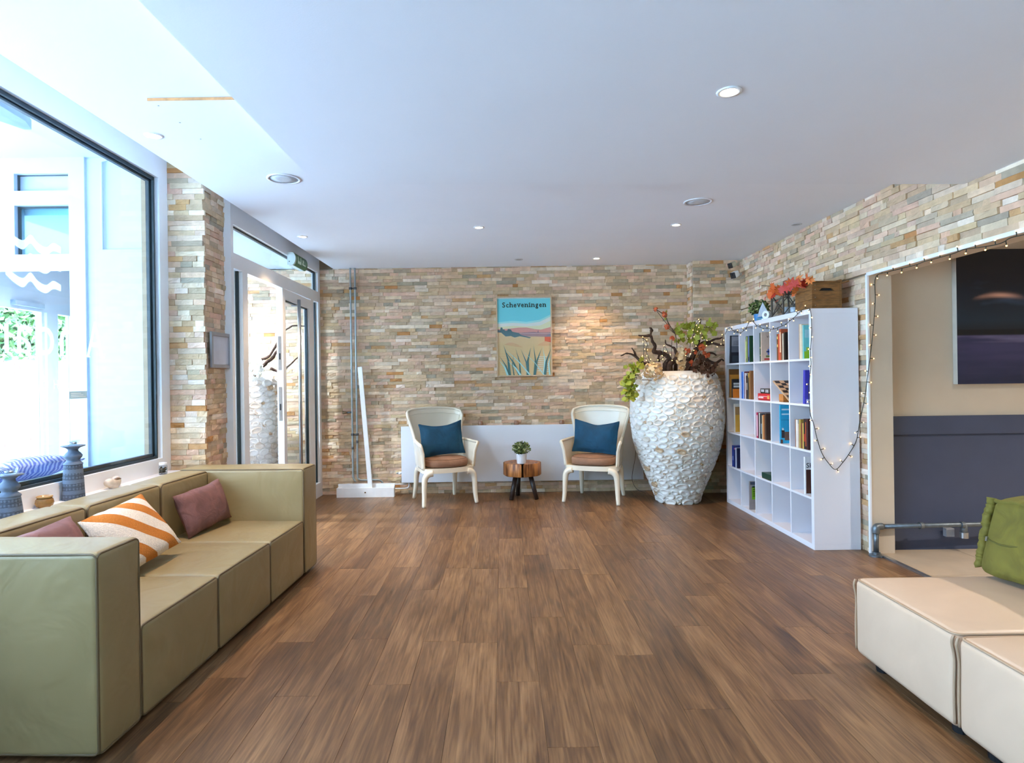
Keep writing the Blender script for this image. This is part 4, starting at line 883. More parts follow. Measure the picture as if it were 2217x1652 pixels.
obj('pane', MB().box(-pw / 2, pw / 2, -0.0045, -0.0030, 0.013, H_ - .013), glass('poster_glass', (0.97, 0.98, 0.98), ior=1.3), po)
# tealight glasses on the radiator
for (px, lb) in ((1040, 'small pink glass on the radiator nearest the left chair'), (1118, 'small pink glass on the radiator between the two others'), (1216, 'small pink glass on the radiator beside the right chair')):
    p = onY(px, 915, 7.16); t = thing('tealight_glass', lb, 'candle glass', (p.x, 7.160, 0.785), 0, 'pink glasses on the radiator')
    obj('glass', MB().lathe([(0.0, 0), (0.022, 0), (0.027, 0.008), (0.027, 0.03), (0.023, 0.038), (0.025, 0.048), (0.022, 0.048), (0.020, 0.038), (0.023, 0.03), (0.023, 0.01), (0, 0.008)], 18), mat('pink_glass', L(196, 150, 122), 0.2, 0.1, trans=0.35), t, True)
    obj('candle', MB().lathe([(0.019, 0.0085), (0.019, 0.022), (0, 0.022)], 14), mat('candle_wax', L(226, 205, 186), 0.5), t)
# notice frame on the pillar
nf = thing('notice_frame', 'empty silver snap frame hanging on the stone pillar', 'frame', (DX - 0.035, 4.695, 1.435))
obj('backing', MB().box(0.0, 0.008, -0.13, 0.13, 0.005, 0.255), mat('notice_white', L(205, 208, 220), 0.4), nf)
for (a, b, c, d) in ((-0.155, 0.155, 0.24, 0.265), (-0.155, 0.155, 0, 0.025), (-0.155, -0.13, 0.025, 0.24), (0.13, 0.155, 0.025, 0.24)):
    obj('frame_bar', MB().box(0.0, 0.016, a, b, c, d), mat('matt_aluminium', L(168, 168, 174), 0.4, 0.05, metal=0.5), nf)
# socket and cables
sk = thing('wall_socket', 'double white wall socket with a black plug behind the shell vase', 'socket', (2.30, 6.983, 0.40))
obj('plate', puff(0.15, 0.012, 0.08, 0.005, (0, 0, 0), 2, 2), mat('socket_plate', L(190, 184, 172), 0.5), sk, 'auto')
obj('plug', MB().lathe([(0.022, 0), (0.02, 0.035)], 14, Matrix.Rotation(rad(90), 4, 'X')), M_black, sk, loc=(-0.035, -0.006, 0))
obj('socket_well', MB().lathe([(0.02, 0), (0.02, 0.003)], 14, Matrix.Rotation(rad(90), 4, 'X')), mat('socket_shadow', L(120, 116, 108), 0.6), sk, loc=(0.037, -0.006, 0))
cb = obj('power_cable', MB().tube(smoothpath([(2.265, 6.945, 0.40), (2.28, 6.93, 0.30), (2.24, 6.95, 0.12), (2.16, 6.94, 0.005), (2.05, 6.9, 0.004)], 5), 0.0028, 6), M_black, None, True); tag(cb, 'black cable hanging from the wall socket behind the vase', 'cable')
cb = obj('power_cable', MB().tube(smoothpath([onY(1374, 900, 7.10), onY(1377, 940, 7.10), onY(1376, 985, 7.10), onY(1370, 1020, 7.10), onY(1369, 1040, 7.10), onY(1378, 1058, 7.08), Vector((1.60, 7.0, 0.004))], 5), 0.0025, 6), M_black, None, True); tag(cb, 'thin black cable hanging down in front of the radiator', 'cable')
# security cameras
for (px, py, yy, k, lb, mm) in ((1586, 573, 6.9, 1.0, 'upper small beige security camera in the ceiling corner', mat('camera_beige', L(196, 186, 160), 0.5)), (1592, 594, 6.88, 1.15, 'lower small white security camera in the wall corner', M_upvc)):
    p = onY(px, py, yy - .02); t = thing('security_camera', lb, 'camera', p, 0, 'corner security cameras')
    Mc = Matrix.Rotation(rad(-62), 4, 'Z') @ Matrix.Rotation(rad(22), 4, 'X')
    obj('housing', puff(0.06 * k, 0.075, 0.062 * k, 0.018, (0, 0, 0), 2, 3, Mc), mm, t, True)
    obj('lens_face', puff(0.056 * k, 0.012, 0.058 * k, 0.005, (0, 0, 0), 2, 2, Mc @ Matrix.Translation((0, -0.042, 0))), M_black, t, True)
    obj('lens', MB().lathe([(0.012, 0), (0.010, 0.004), (0, 0.005)], 14, Mc @ Matrix.Translation((0, -0.048, 0.01)) @ Matrix.Rotation(rad(90), 4, 'X')), mat('lens_glass', L(40, 44, 60), 0.1), t, True)
    obj('mount_arm', MB().tube([Mc @ Vector((0, 0.035, 0)), Vector((0.06, 0.05, 0.012)), Vector((0.085, 0.055, 0.012))], [0.008, 0.008, 0.02], 10), mm, t, True)

# ------------------------------------------------------------------ wing chairs
M_chair = mat('glossy_ivory_plastic', L(236, 226, 206), 0.18, 0.015, 3, coat=0.3)
def lerp(a, b, t): return a + (b - a) * t
def sstep(a, b, x): t = max(0, min(1, (x - a) / (b - a))); return t * t * (3 - 2 * t)
def interp(x, ks):
    for (x0, y0), (x1, y1) in zip(ks, ks[1:]):
        if x <= x1: return y0 + (y1 - y0) * max(0, (x - x0)) / (x1 - x0)
    return ks[-1][1]
Z0C = 0.385
def chair_pt(s, t):
    a = abs(s); sg = 1 if s >= 0 else -1
    top = 1.0 - 0.045 * (min(a, .47) / .47) ** 2.0 - 0.03 * sstep(.44, .478, a)
    Hh = lerp(top, 0.66, sstep(.478, .54, a)) - 0.012 * sstep(.6, 1, a)
    z = Z0C + (Hh - Z0C) * t
    wb = interp(z, [(0.38, .235), (.55, .245), (.66, .250), (.78, .280), (.90, .316), (.97, .318), (1.0, .312)])
    wa = interp(z, [(0.38, .272), (.55, .285), (.62, .305), (.67, .325)])
    yb = .215 + (z - .385) * .16
    if a <= .5:
        q = a / .5; x = wb * math.sin(q * math.pi / 2 * .98) ** .92; y = yb - .13 * q ** 3
    else:
        b = (a - .5) / .5; yf = -.255 - .035 * t; x = lerp(wb, wa, b ** .9); y = lerp(yb - .13, yf, b)
    return Vector((sg * x, y, z))
CS = sorted([-1 + 2 * i / 44 for i in range(45)] + [q * (.43 + .006 * k) for q in (-1, 1) for k in range(22)])
def shell(fn, S, T, th):
    S = len(CS) - 1; mb = MB(); P = [[fn(CS[i], j / T) for j in range(T + 1)] for i in range(S + 1)]; Q = []
    for i in range(S + 1):
        row = []
        for j in range(T + 1):
            du = P[min(i + 1, S)][j] - P[max(i - 1, 0)][j]; dv = P[i][min(j + 1, T)] - P[i][max(j - 1, 0)]
            n = du.cross(dv); n = n.normalized() if n.length > 1e-9 else Vector((0, 1, 0)); row.append(P[i][j] - n * th)
        Q.append(row)
    W = T + 1; n0 = (S + 1) * W
    mb.v = [tuple(p) for r in P for p in r] + [tuple(p) for r in Q for p in r]
    for i in range(S):
        for j in range(T):
            a = i * W + j; mb.f.append((a, a + 1, a + W + 1, a + W)); mb.f.append((n0 + a, n0 + a + W, n0 + a + W + 1, n0 + a + 1))
    for i in range(S):
        a, b = i * W, (i + 1) * W; mb.f.append((a, b, n0 + b, n0 + a)); a += T; b += T; mb.f.append((a, n0 + a, n0 + b, b))
    for j in range(T):
        a, b = j, j + 1; mb.f.append((a, n0 + a, n0 + b, b)); a += S * W; b += S * W; mb.f.append((a, b, n0 + b, n0 + a))
    return mb
def zprism(poly, z0, z1):
    n = len(poly); vs = [(x, y, z0) for x, y in poly] + [(x, y, z1) for x, y in poly]
    return vs, [tuple(range(n - 1, -1, -1)), tuple(range(n, 2 * n))] + [(i, (i + 1) % n, (i + 1) % n + n, i + n) for i in range(n)]
def make_chair(label):
    t = thing('wing_chair', label, 'chair', (0, 0, 0), 0, 'white wing chairs by the radiator')
    sh_ = obj('shell', shell(chair_pt, 64, 16, 0.020), M_chair, t, True)
    rim = [chair_pt(1, 1 - k / 8) for k in range(8, 0, -1)] + [chair_pt(q, 1) for q in reversed(CS)] + [chair_pt(-1, 1 - k / 8) for k in range(1, 9)]
    n_ = len(rim); obj('rim_bead', MB().tube([p + Vector((0, .008, 0)) for p in rim], 0.0145, 8), M_chair, sh_, True)
    bead = [chair_pt(.40 - .80 * k / 40, .93) + Vector((0, -.004, -.012)) for k in range(41)]
    obj('inner_bead', MB().tube([chair_pt(.40, .45 + .5 * k / 10) + Vector((-.01, -.006, 0)) for k in range(10)] + bead + [chair_pt(-.40, .95 - .5 * k / 10) + Vector((.01, -.006, 0)) for k in range(1, 11)], 0.004, 6), M_chair, sh_, True)
    ap = [(-.285, -.235), (-.25, -.285), (-.15, -.312), (0, -.322), (.15, -.312), (.25, -.285), (.285, -.235), (.262, .06), (.235, .17), (.16, .215), (0, .23), (-.16, .215), (-.235, .17), (-.262, .06)]
    vs, fs = zprism(ap, 0.345, 0.395); obj('seat_frame', MB().add(vs, fs), M_chair, t, 'auto')
    for sx in (-1, 1):
        obj('leg', MB().tube(smoothpath([(sx * .19, -.285, .350), (sx * .235, -.28, .340), (sx * .268, -.275, .30), (sx * .278, -.275, .22), (sx * .283, -.28, .10), (sx * .292, -.295, 0.0)], 4), [(lerp(.036, .034, k / 6), lerp(.030, .036, k / 6)) for k in range(6)] + [(lerp(.034, .020, k / 14), lerp(.036, .023, k / 14)) for k in range(15)], 10), M_chair, t, True)
        obj('leg', MB().tube(smoothpath([(sx * .20, .12, .352), (sx * .215, .165, .335), (sx * .224, .195, .27), (sx * .228, .22, .14), (sx * .238, .262, 0.0)], 4), [lerp(.034, .036, k / 4) for k in range(4)] + [lerp(.036, .020, k / 12) for k in range(13)], 10), M_chair, t, True)
    return t
M_seatc = fabric('brown_terry', L(150, 112, 88), 0.9, 0.3, 12, 500, 0.12)
M_teal = fabric('teal_velvet', L(4, 70, 100), 0.75, 0.45, 10, 700, 0.2)
def seat_pad(label):
    mb = MB(); n = 28; prof = [(0, .0), (.86, .0), (.97, .012), (1.0, .04), (.985, .068), (.93, .083), (.80, .090), (.4, .094), (0, .095)]
    vs = []
    for (q, z) in prof:
        for k in range(n):
            th = 2 * math.pi * k / n; c, s_ = math.cos(th), math.sin(th)
            x = .238 * q * math.copysign(abs(c) ** .62, c); y = -.085 + .215 * q * math.copysign(abs(s_) ** .62, s_)
            if s_ > 0: x *= 1 - .16 * s_ * s_
            if s_ < 0: y -= .02 * q * math.cos(x * 5)
            nv = noise.noise_vector(Vector((x * 9, y * 9, z * 20))) * .006
            vs.append((x + nv.x, y + nv.y, z + nv.z * (1 if z > .005 else 0)))
    fs = [(i * n + k, i * n + (k + 1) % n, (i + 1) * n + (k + 1) % n, (i + 1) * n + k) for i in range(len(prof) - 1) for k in range(n)]
    t = thing('seat_cushion', label, 'cushion', (0, 0, 0), 0, 'brown chair seat cushions')
    o = obj('pad', MB().add(vs, fs), M_seatc, t, True)
    obj('seam', MB().tube([vs[5 * n + k] for k in range(n)], 0.003, 5, closed=True), mat('brown_seam', L(120, 88, 66), 0.9), t, True)
    obj('seam', MB().tube([vs[2 * n + k] for k in range(n)], 0.003, 5, closed=True), MATS['brown_seam'], t, True)
    return t
def place(o, loc, rz): o.location = loc; o.rotation_euler = (0, 0, rz)
c1 = make_chair('glossy white wing chair on the left, nearer the glass door'); place(c1, (-0.675, 6.775, 0), rad(24))
c2 = copy_tree(c1); c2['label'] = 'glossy white wing chair on the right, beside the shell vase'; place(c2, (1.018, 6.765, 0), rad(-22))
s1 = seat_pad('brown terry seat cushion on the left white chair'); place(s1, (-0.675, 6.775, 0.397), rad(24))
s2 = copy_tree(s1); s2['label'] = 'brown terry seat cushion on the right white chair'; place(s2, (1.018, 6.765, 0.397), rad(-22))
def chair_pillow(ch, rz, label, seed, ears, fold, tilt, dx):
    o = obj('chair_pillow', cushion(0.465, 0.32, 0.12, 18, 0.05, flange=0.06, wr=0.010, seed=seed, ears=ears, fold=fold), M_teal, None, True)
    Mx = Matrix.Rotation(rz, 3, 'Z'); off = Mx @ Vector((dx, -0.035, 0)); o.location = Vector(ch) + off + Vector((0, 0, 0.668)); o.rotation_euler = (rad(-11), tilt, rz)
    return tag(o, label, 'pillow', 'teal chair pillows')
chair_pillow((-0.675, 6.775, 0), rad(24), 'teal velvet pillow on the left white chair', 3.0, 0.035, 0.0, rad(-3), 0.0)
chair_pillow((1.018, 6.765, 0), rad(-22), 'teal velvet pillow on the right white chair', 8.0, 0.03, 0.015, rad(3), 0.0)

# ------------------------------------------------------------------ log side table and plant
tb = thing('log_table', 'small tree slice side table on three dark legs', 'table', (0.205, 6.86, 0))
def logmat():
    m, nt, b, out = nodes('orange_log'); N = nt.nodes; K = nt.links
    tc = N.new('ShaderNodeTexCoord'); mp = N.new('ShaderNodeMapping'); mp.inputs['Scale'].default_value = (1, 1, .12); K.new(tc.outputs['Object'], mp.inputs[0])
    nz = N.new('ShaderNodeTexNoise'); nz.inputs['Scale'].default_value = 34; nz.inputs['Detail'].default_value = 5; K.new(mp.outputs[0], nz.inputs['Vector'])
    rp = N.new('ShaderNodeValToRGB'); e = rp.color_ramp.elements; e[0].position = .36; e[0].color = (*L(96, 52, 22), 1); e[1].position = .62; e[1].color = (*L(190, 124, 62), 1)
    K.new(nz.outputs['Fac'], rp.inputs[0]); K.new(rp.outputs[0], b.inputs['Base Color']); b.inputs['Roughness'].default_value = .45
    bp = N.new('ShaderNodeBump'); bp.inputs['Strength'].default_value = .4; bp.inputs['Distance'].default_value = .004; K.new(nz.outputs['Fac'], bp.inputs['Height']); K.new(bp.outputs[0], b.inputs['Normal']); return m
n = 72; gap = 0.06; ang = [-math.pi / 2 + gap + (2 * math.pi - 2 * gap) * k / (n - 1) for k in range(n)]
def lr(th): return 0.207 * (1 + .025 * math.sin(3 * th + 1) + .018 * math.sin(7 * th) + .008 * math.sin(17 * th))
poly = [(lr(a) * math.cos(a), lr(a) * math.sin(a)) for a in ang] + [(0.004, -0.06), (-0.004, -0.06)]
tp = MB(); m_ = len(poly); zs = [(0.258, .985), (0.264, 1.0), (0.39, .995), (0.396, .975)]
for z, q in zs: tp.v += [(x * q, y * q, z) for x, y in poly]
for i in range(3):
    for k in range(m_): tp.f.append((i * m_ + k, i * m_ + (k + 1) % m_, (i + 1) * m_ + (k + 1) % m_, (i + 1) * m_ + k))
tp.f.append(tuple(range(m_ - 1, -1, -1))); tp.f.append(tuple(3 * m_ + k for k in range(m_)))
obj('log_slice', tp, logmat(), tb, 'auto')
M_leg = mat('dark_stained_leg', L(46, 34, 30), 0.35, 0.3, 20)
for (x, y, x2, y2) in ((-.07, -.06, -.125, -.115), (.09, -.06, .155, -.10), (-.035, .10, -.045, .15)):
    obj('leg', MB().tube([(x, y, .262), (x2, y2, 0)], [.027, .024], 14), M_leg, tb, True)
def potted(loc, label, pot_mat, r0, r1, h, fr, fh, n, size, name='potted_plant'):
    t = thing(name, label, 'plant', loc)
    obj('pot', MB().lathe([(r0, 0), (r0 + .001, .003), (r1, h), (r1 - .005, h), (r0 - .005, .01), (0, .01)], 28), pot_mat, t, 'auto')
    obj('soil', MB().lathe([(r1 - .006, h - .012), (0, h - .008)], 16), mat('soil', L(50, 40, 30), .9), t)
    pts = []
    while len(pts) < n:
        p = Vector((R.uniform(-1, 1), R.uniform(-1, 1), R.uniform(-.75, 1)))
        if .35 < p.length < 1: pts.append((p.x * fr, p.y * fr, h + fh * .42 + p.z * fh * .58))
    q = obj('foliage', leaves(MB(), pts, size, [L(66, 92, 40), L(96, 122, 56), L(132, 148, 84), L(44, 66, 30), L(168, 172, 118)]), attr_mat('boxwood_leaf', .5), t); q['kind'] = 'stuff'
    sm = MB()
    for k in range(14): a = R.uniform(0, 6.28); sm.tube([(0, 0, h - .02), (math.cos(a) * fr * .6, math.sin(a) * fr * .6, h + fh * R.uniform(.3, .8))], .0015, 4)
    q = obj('stems', sm, mat('green_stem', L(70, 80, 40), .7), t); q['kind'] = 'stuff'
M_pot = mat('white_knit_pot', L(228, 230, 236), .5, .05, 90, .8, 120, stretch=(1, 1, 1))
potted((0.20, 6.76, 0.396), 'small bushy green plant in a white textured pot on the log table', M_pot, .050, .058, .108, .10, .135, 620, .026)

# ------------------------------------------------------------------ shell vases
VPROF = [(.200, 0), (.235, .10), (.295, .25), (.352, .39), (.405, .535), (.440, .67), (.462, .85), (.464, .95), (.455, 1.08), (.425, 1.22), (.395, 1.31), (.355, 1.365), (.335, 1.375)]
def vr(z): return interp(z, [(b, a) for a, b in VPROF])
M_plaster = mat('white_plaster', L(236, 233, 228), .5, .03, 20, .3)
M_cup = [mat('pearl_cup_a', L(240, 236, 230), .3, .05, 14, coat=.2), mat('pearl_cup_b', L(228, 216, 202), .3, .14, 14, coat=.2), mat('pearl_cup_c', L(214, 184, 150), .32, .28, 20, coat=.2)]
cupm = []
for m in M_cup:
    mb = MB(); n = 10; prof = [(1.0, -.08), (.97, .22), (.88, .27), (.58, .10)]
    for (q, z) in prof: mb.v += [(q * .5 * math.cos(2 * math.pi * k / n), q * .5 * math.sin(2 * math.pi * k / n), z) for k in range(n)]
    mb.v.append((0, 0, .06))
    for i in range(3): mb.f += [(i * n + k, i * n + (k + 1) % n, (i + 1) * n + (k + 1) % n, (i + 1) * n + k) for k in range(n)]
    mb.f += [(3 * n + k, 3 * n + (k + 1) % n, 4 * n) for k in range(n)]
    me = mb.mesh('shell_cup', True); me.materials.append(m); cupm.append((me, list(mb.v), list(mb.f)))
def make_vase(label, face):
    t = thing('shell_vase', label, 'vase', (0, 0, 0), 0, 'white shell vases')
    prof = [(vr(k * 1.375 / 40), k * 1.375 / 40) for k in range(41)]
    obj('body', MB().lathe(prof + [(.315, 1.372), (.30, 1.34), (.30, 1.1), (0, 1.05)], 48), M_plaster, t, True)
    cups = []; z = .028; row = 0
    while z < 1.35:
        hrow = R.uniform(.054, .066); r = vr(z); a = R.uniform(0, 6.28); end = a + 2 * math.pi
        while a < end - .5 * .05 / r:
            w = R.uniform(.068, .128); small = R.random() < .2
            if small: w = R.uniform(.026, .046)
            hh = min(w * .62, hrow * R.uniform(1.0, 1.3)) if not small else w * .9
            ac = a + w / 2 / r; zz = z + R.uniform(-.010, .010); cups.append((ac, zz, w, hh)); a += (w + .003) / r
            if small and R.random() < .7: cups.append((ac + .004, zz + hrow * .5, w * .8, w * .7))
        z += hrow * .93
    cups.sort(key=lambda c: -(math.cos(c[0] - face)))
    far = MB(); far2 = None
    for i, (a, z, w, h) in enumerate(cups):
        z = min(max(z, .025), 1.345); r = vr(z); sl = (vr(z + .02) - vr(z - .02)) / .04
        nrm = Vector((math.cos(a), math.sin(a), -sl)).normalized(); tx = Vector((-math.sin(a), math.cos(a), 0)); tz = nrm.cross(tx)
        pos = Vector((r * math.cos(a), r * math.sin(a), z))
        tlt = R.uniform(-.25, .25); ex, ez = tx * math.cos(tlt) + tz * math.sin(tlt), tz * math.cos(tlt) - tx * math.sin(tlt)
        d = .085
        Mw = Matrix(((ex.x * w, ez.x * h, nrm.x * d, pos.x), (ex.y * w, ez.y * h, nrm.y * d, pos.y), (ex.z * w, ez.z * h, nrm.z * d, pos.z), (0, 0, 0, 1)))
        k = R.choices((0, 1, 2), (10, 2.0, .5 if h > .04 else 2))[0]
        if i < 300:
            o = link('shell_cup', cupm[k][0], None, t); o.matrix_local = Mw
        else: far.add([Mw @ Vector(p) for p in cupm[k][1]], cupm[k][2])
    q = obj('shell_cups', far, M_cup[0], t, True); q['kind'] = 'stuff'
    return t
va = make_vase('huge white shell covered vase between the right chair and the bookcase', rad(-105)); va.location = (1.845, 6.585, 0)
VC = Vector((1.845, 6.585, 0))
vb = copy_tree(va); vb['label'] = 'white shell covered vase standing inside the vestibule behind the open door'; vb.location = (-2.74, 6.40, 0); vb.rotation_euler = (0, 0, rad(35))
M_drift = mat('driftwood_bark', L(74, 50, 36), .85, .35, 30, .8, 60, bdist=.01)
def gnarl(pts, r0, r1, seed, mb=None):
    P = smoothpath(pts, 6); n = len(P); mb = mb or MB()
    Q = [p + noise.noise_vector(p * 18 + Vector((seed, 0, 0))) * .012 for p in P]
    return mb.tube(Q, [lerp(r0, r1, i / (n - 1)) * (1 + .35 * noise.noise(p * 40 + Vector((seed, 3, 0)))) for i, p in enumerate(P)], 8)
def C4(x, y): return (1340 + x * .12104, 660 + y * .12104)
def branch(label, groups, Y, r0, r1, seed, root=None):
    t = thing('driftwood_branch', label, 'branch', (VC.x, VC.y, 1.36), 0, 'driftwood in the shell vase')
    for gi, g in enumerate(groups):
        pts = [onY(*C4(x, y), Y + dy) for (x, y, dy) in g]
        if gi == 0 and root: pts = [Vector(root)] + pts
        pts = [p - Vector((VC.x, VC.y, 1.36)) for p in pts]
        obj('limb' if gi == 0 else 'twig', gnarl(pts, r0 if gi == 0 else r0 * .55, r1, seed + gi), M_drift, t, True)
branch('gnarled driftwood branch with a forked tip rising from the vase left of centre', [[(830, 1100, 0), (900, 990, 0), (850, 905, 0), (700, 845, 0), (615, 830, 0), (640, 740, 0), (600, 640, 0), (565, 545, 0), (575, 470, 0), (545, 405, 0)], [(575, 560, 0), (520, 540, 0), (430, 558, 0), (355, 545, 0)], [(575, 480, 0), (600, 460, 0), (585, 405, 0)], [(720, 850, 0), (710, 950, 0), (745, 1090, .02)]], 6.60, .034, .007, 1.0, (VC.x - .1, VC.y, 1.15))
branch('low driftwood branch reaching left over the right chair', [[(560, 1095, 0), (440, 1050, 0), (360, 980, 0), (280, 915, 0), (210, 870, 0), (120, 872, 0), (25, 905, 0)], [(300, 915, 0), (265, 830, 0), (225, 770, 0)]], 6.50, .024, .006, 5.0, (VC.x - .18, VC.y - .05, 1.15))
branch('short driftwood twig in the middle of the vase', [[(1020, 960, 0), (1030, 880, 0), (1000, 775, 0), (930, 740, 0), (850, 700, 0), (838, 625, 0)]], 6.62, .022, .006, 9.0, (VC.x - .02, VC.y, 1.15))
branch('dark driftwood branch reaching right towards the bookcase top', [[(1240, 1120, 0), (1300, 960, 0), (1400, 790, 0), (1500, 685, 0), (1650, 645, 0), (1850, 575, -.02)], [(1520, 690, 0), (1700, 700, -.05), (1880, 720, -.1)], [(1400, 790, 0), (1420, 600, 0), (1460, 290, 0)]], 6.56, .040, .007, 13.0, (VC.x + .05, VC.y, 1.15))
branch('lower dark driftwood branch at the right of the vase', [[(1350, 1080, 0), (1500, 960, 0), (1600, 1010, 0), (1720, 1040, 0), (1830, 975, 0), (1890, 1010, 0)], [(1480, 960, 0), (1620, 870, 0), (1740, 900, 0)]], 6.50, .030, .007, 17.0, (VC.x + .1, VC.y - .05, 1.15))
branch('thick dark driftwood root at the centre of the vase', [[(900, 1140, 0), (960, 1020, 0), (1060, 960, 0), (1250, 980, 0)]], 6.52, .040, .02, 21.0, (VC.x - .05, VC.y - .08, 1.15))
# leaves and flowers in the vase
def leaf_mesh(name, pts, m, bend=.12):
    mb = MB(); n = len(pts); vs = [(0, 0, 0)] + [(x, y, bend * (x * x + y * y) * (1 if i % 2 else -.6)) for i, (x, y) in enumerate(pts)]
    mb.add(vs, [(0, i + 1, (i + 1) % n + 1) for i in range(n)]); me = mb.mesh(name, True); me.materials.append(m); return me
VINE = [(0, -.45), (.25, -.5), (.5, -.3), (.42, -.05), (.55, .2), (.25, .25), (.0, .6), (-.25, .25), (-.55, .2), (-.42, -.05), (-.5, -.3), (-.25, -.5)]
M_vine = mat('lime_vine_leaf', L(164, 168, 56), .5, .3, 18)
ME_vine = leaf_mesh('leaf', VINE, M_vine)
def sprig(name, label, cat, ctrs, n, spread, mesh, size, stem_pts, stem_mat, rnd, group=None, part='leaf', face=True):
    o0 = Vector(stem_pts[0]); t = thing(name, label, cat, o0, 0, group)
    obj('stem', MB().tube([Vector(p) - o0 for p in smoothpath(stem_pts, 4)], .0035, 6), stem_mat, t, True)
    for k in range(n):
        c = Vector(ctrs[k % len(ctrs)]); p = c + Vector((rnd.gauss(0, spread), rnd.gauss(0, spread * .6), rnd.gauss(0, spread)))
        s_ = size * rnd.uniform(.7, 1.25)
        link(part, mesh, None, t, loc=p - o0, rot=(rad(90) + rnd.gauss(0, .6), rnd.gauss(0, .5), rnd.gauss(0, .9)), scale=(s_, s_, s_))
    return t
M_stem = mat('brown_stem', L(84, 60, 36), .7)
cs = [onY(*C4(x, y), 6.52) for x, y in ((1080, 440), (1180, 380), (1300, 340), (1260, 480), (1420, 420), (1520, 500), (1560, 590), (1400, 560), (1250, 640), (1080, 570), (1640, 390), (1720, 390), (1320, 420), (1480, 400))]
sprig('vine_sprig', 'lime green vine leaves standing high in the shell vase', 'plant', cs, 90, .024, ME_vine, .055, [(VC.x + .05, VC.y, 1.2), onY(*C4(1250, 900), 6.56), onY(*C4(1300, 620), 6.54), onY(*C4(1450, 430), 6.52), onY(*C4(1720, 400), 6.52)], M_stem, R)
cs = [onY(*C4(x, y), 6.20) for x, y in ((330, 1080), (290, 1150), (230, 1130), (250, 1250), (170, 1280), (200, 1380), (110, 1430), (180, 1500), (250, 1560), (130, 1580), (200, 1650), (120, 1700), (330, 1170), (280, 1420))]
sprig('vine_sprig', 'lime green vine hanging over the left side of the shell vase', 'plant', cs, 95, .022, ME_vine, .055, [(VC.x - .15, VC.y - .1, 1.2), onY(*C4(420, 1130), 6.3), onY(*C4(300, 1250), 6.2), onY(*C4(230, 1480), 6.2), onY(*C4(160, 1680), 6.2)], M_stem, R)
PET = [(.0, -.5), (.3, -.4), (.5, 0), (.35, .4), (0, .5), (-.35, .4), (-.5, 0), (-.3, -.4)]
M_cpet = mat('cream_petal', L(226, 196, 150), .6, .2, 20); ME_cpet = leaf_mesh('petal', PET, M_cpet, .35)
M_wpet = mat('silver_disc', L(226, 212, 190), .4, .1, 20); ME_wpet = leaf_mesh('petal', PET, M_wpet, .1)
M_opet = mat('orange_petal', L(222, 104, 56), .6, .25, 25); ME_opet = leaf_mesh('petal', PET, M_opet, .4)
M_dry = mat('dried_brown', L(92, 58, 38), .85, .35, 20); ME_dry = leaf_mesh('floret', VINE, M_dry, .5)
def bloom(label, ctr, rad_, n, mesh, size, root, name='flower', sq=(1, 1, 1), group='flowers in the shell vase'):
    o0 = Vector(ctr); t = thing(name, label, 'flower', o0, 0, group)
    obj('stem', MB().tube(smoothpath([Vector(root) - o0, (Vector(root) - o0) * .4 + Vector((0, .01, .0)), (0, 0, 0)], 4), .003, 6), M_stem, t, True)
    for k in range(n):
        d = Vector((R.gauss(0, 1), R.gauss(0, 1) - .5, R.gauss(0, 1))).normalized(); p = Vector((d.x * sq[0], d.y * sq[1], d.z * sq[2])) * rad_ * R.uniform(.6, 1.12)
        s_ = size * R.uniform(.75, 1.2); e = d.to_track_quat('Z', 'Y').to_euler(); e.x += R.gauss(0, .4); e.y += R.gauss(0, .4)
        link('petal', mesh, None, t, loc=p, rot=e, scale=(s_, s_, s_))
VR = (VC.x, VC.y - .05, 1.25)
bloom('big cream hydrangea bloom on the left rim of the vase', onY(*C4(615, 1190), 6.22), .092, 110, ME_cpet, .036, (VC.x - .2, VC.y - .15, 1.28), sq=(1.15, .9, 1))
bloom('cream petal cluster draped over the middle of the vase rim', onY(*C4(1110, 950), 6.28), .06, 55, ME_cpet, .045, VR, sq=(.75, .7, 2.3))
bloom('pale round seed discs hanging at the left of the vase', onY(*C4(350, 1340), 6.14), .045, 9, ME_wpet, .062, (VC.x - .22, VC.y - .15, 1.28), sq=(.5, .5, 1.6), name='seed_discs')
for (x, y, r, n, s_, lb) in ((1480, 765, .036, 34, .028, 'large orange bloom right of centre in the shell vase'), (1225, 830, .034, 32, .028, 'orange bloom in the middle of the shell vase'), (1368, 850, .018, 14, .022, 'small orange bloom between the two larger ones'), (1520, 860, .02, 16, .024, 'small orange bloom below the large one'), (1585, 900, .028, 22, .026, 'rusty orange bloom lowest on the right of the vase'), (1295, 1045, .024, 18, .026, 'orange bloom low over the vase rim'), (950, 600, .024, 18, .026, 'orange bloom left of the green vine leaves'), (860, 390, .026, 18, .028, 'orange bloom lowest on the tall thin stem'), (815, 180, .026, 18, .028, 'orange bloom near the top of the tall thin stem'), (662, 88, .020, 14, .026, 'orange bloom at the tip of the tall thin stem')):
    c = onY(*C4(x, y), 6.44); stem_root = (VC.x + (x - 1200) * .0003, VC.y - .02 - (y % 7) * .012, 1.25) if y > 550 else tuple(onY(*C4(1000, 520), 6.5))
    bloom(lb, c, r, n, ME_opet, s_, stem_root)
fs0 = Vector(VR); st_ = thing('flower_spray', 'tall thin stem leaning left out of the shell vase, with small leaves', 'stem', fs0)
obj('stem', MB().tube([p - fs0 for p in smoothpath([VR] + [onY(*C4(x, y), 6.46) for x, y in ((1040, 800), (1000, 500), (900, 370), (845, 230), (790, 165), (690, 100), (665, 92))], 4)], .004, 6), M_stem, st_, True)
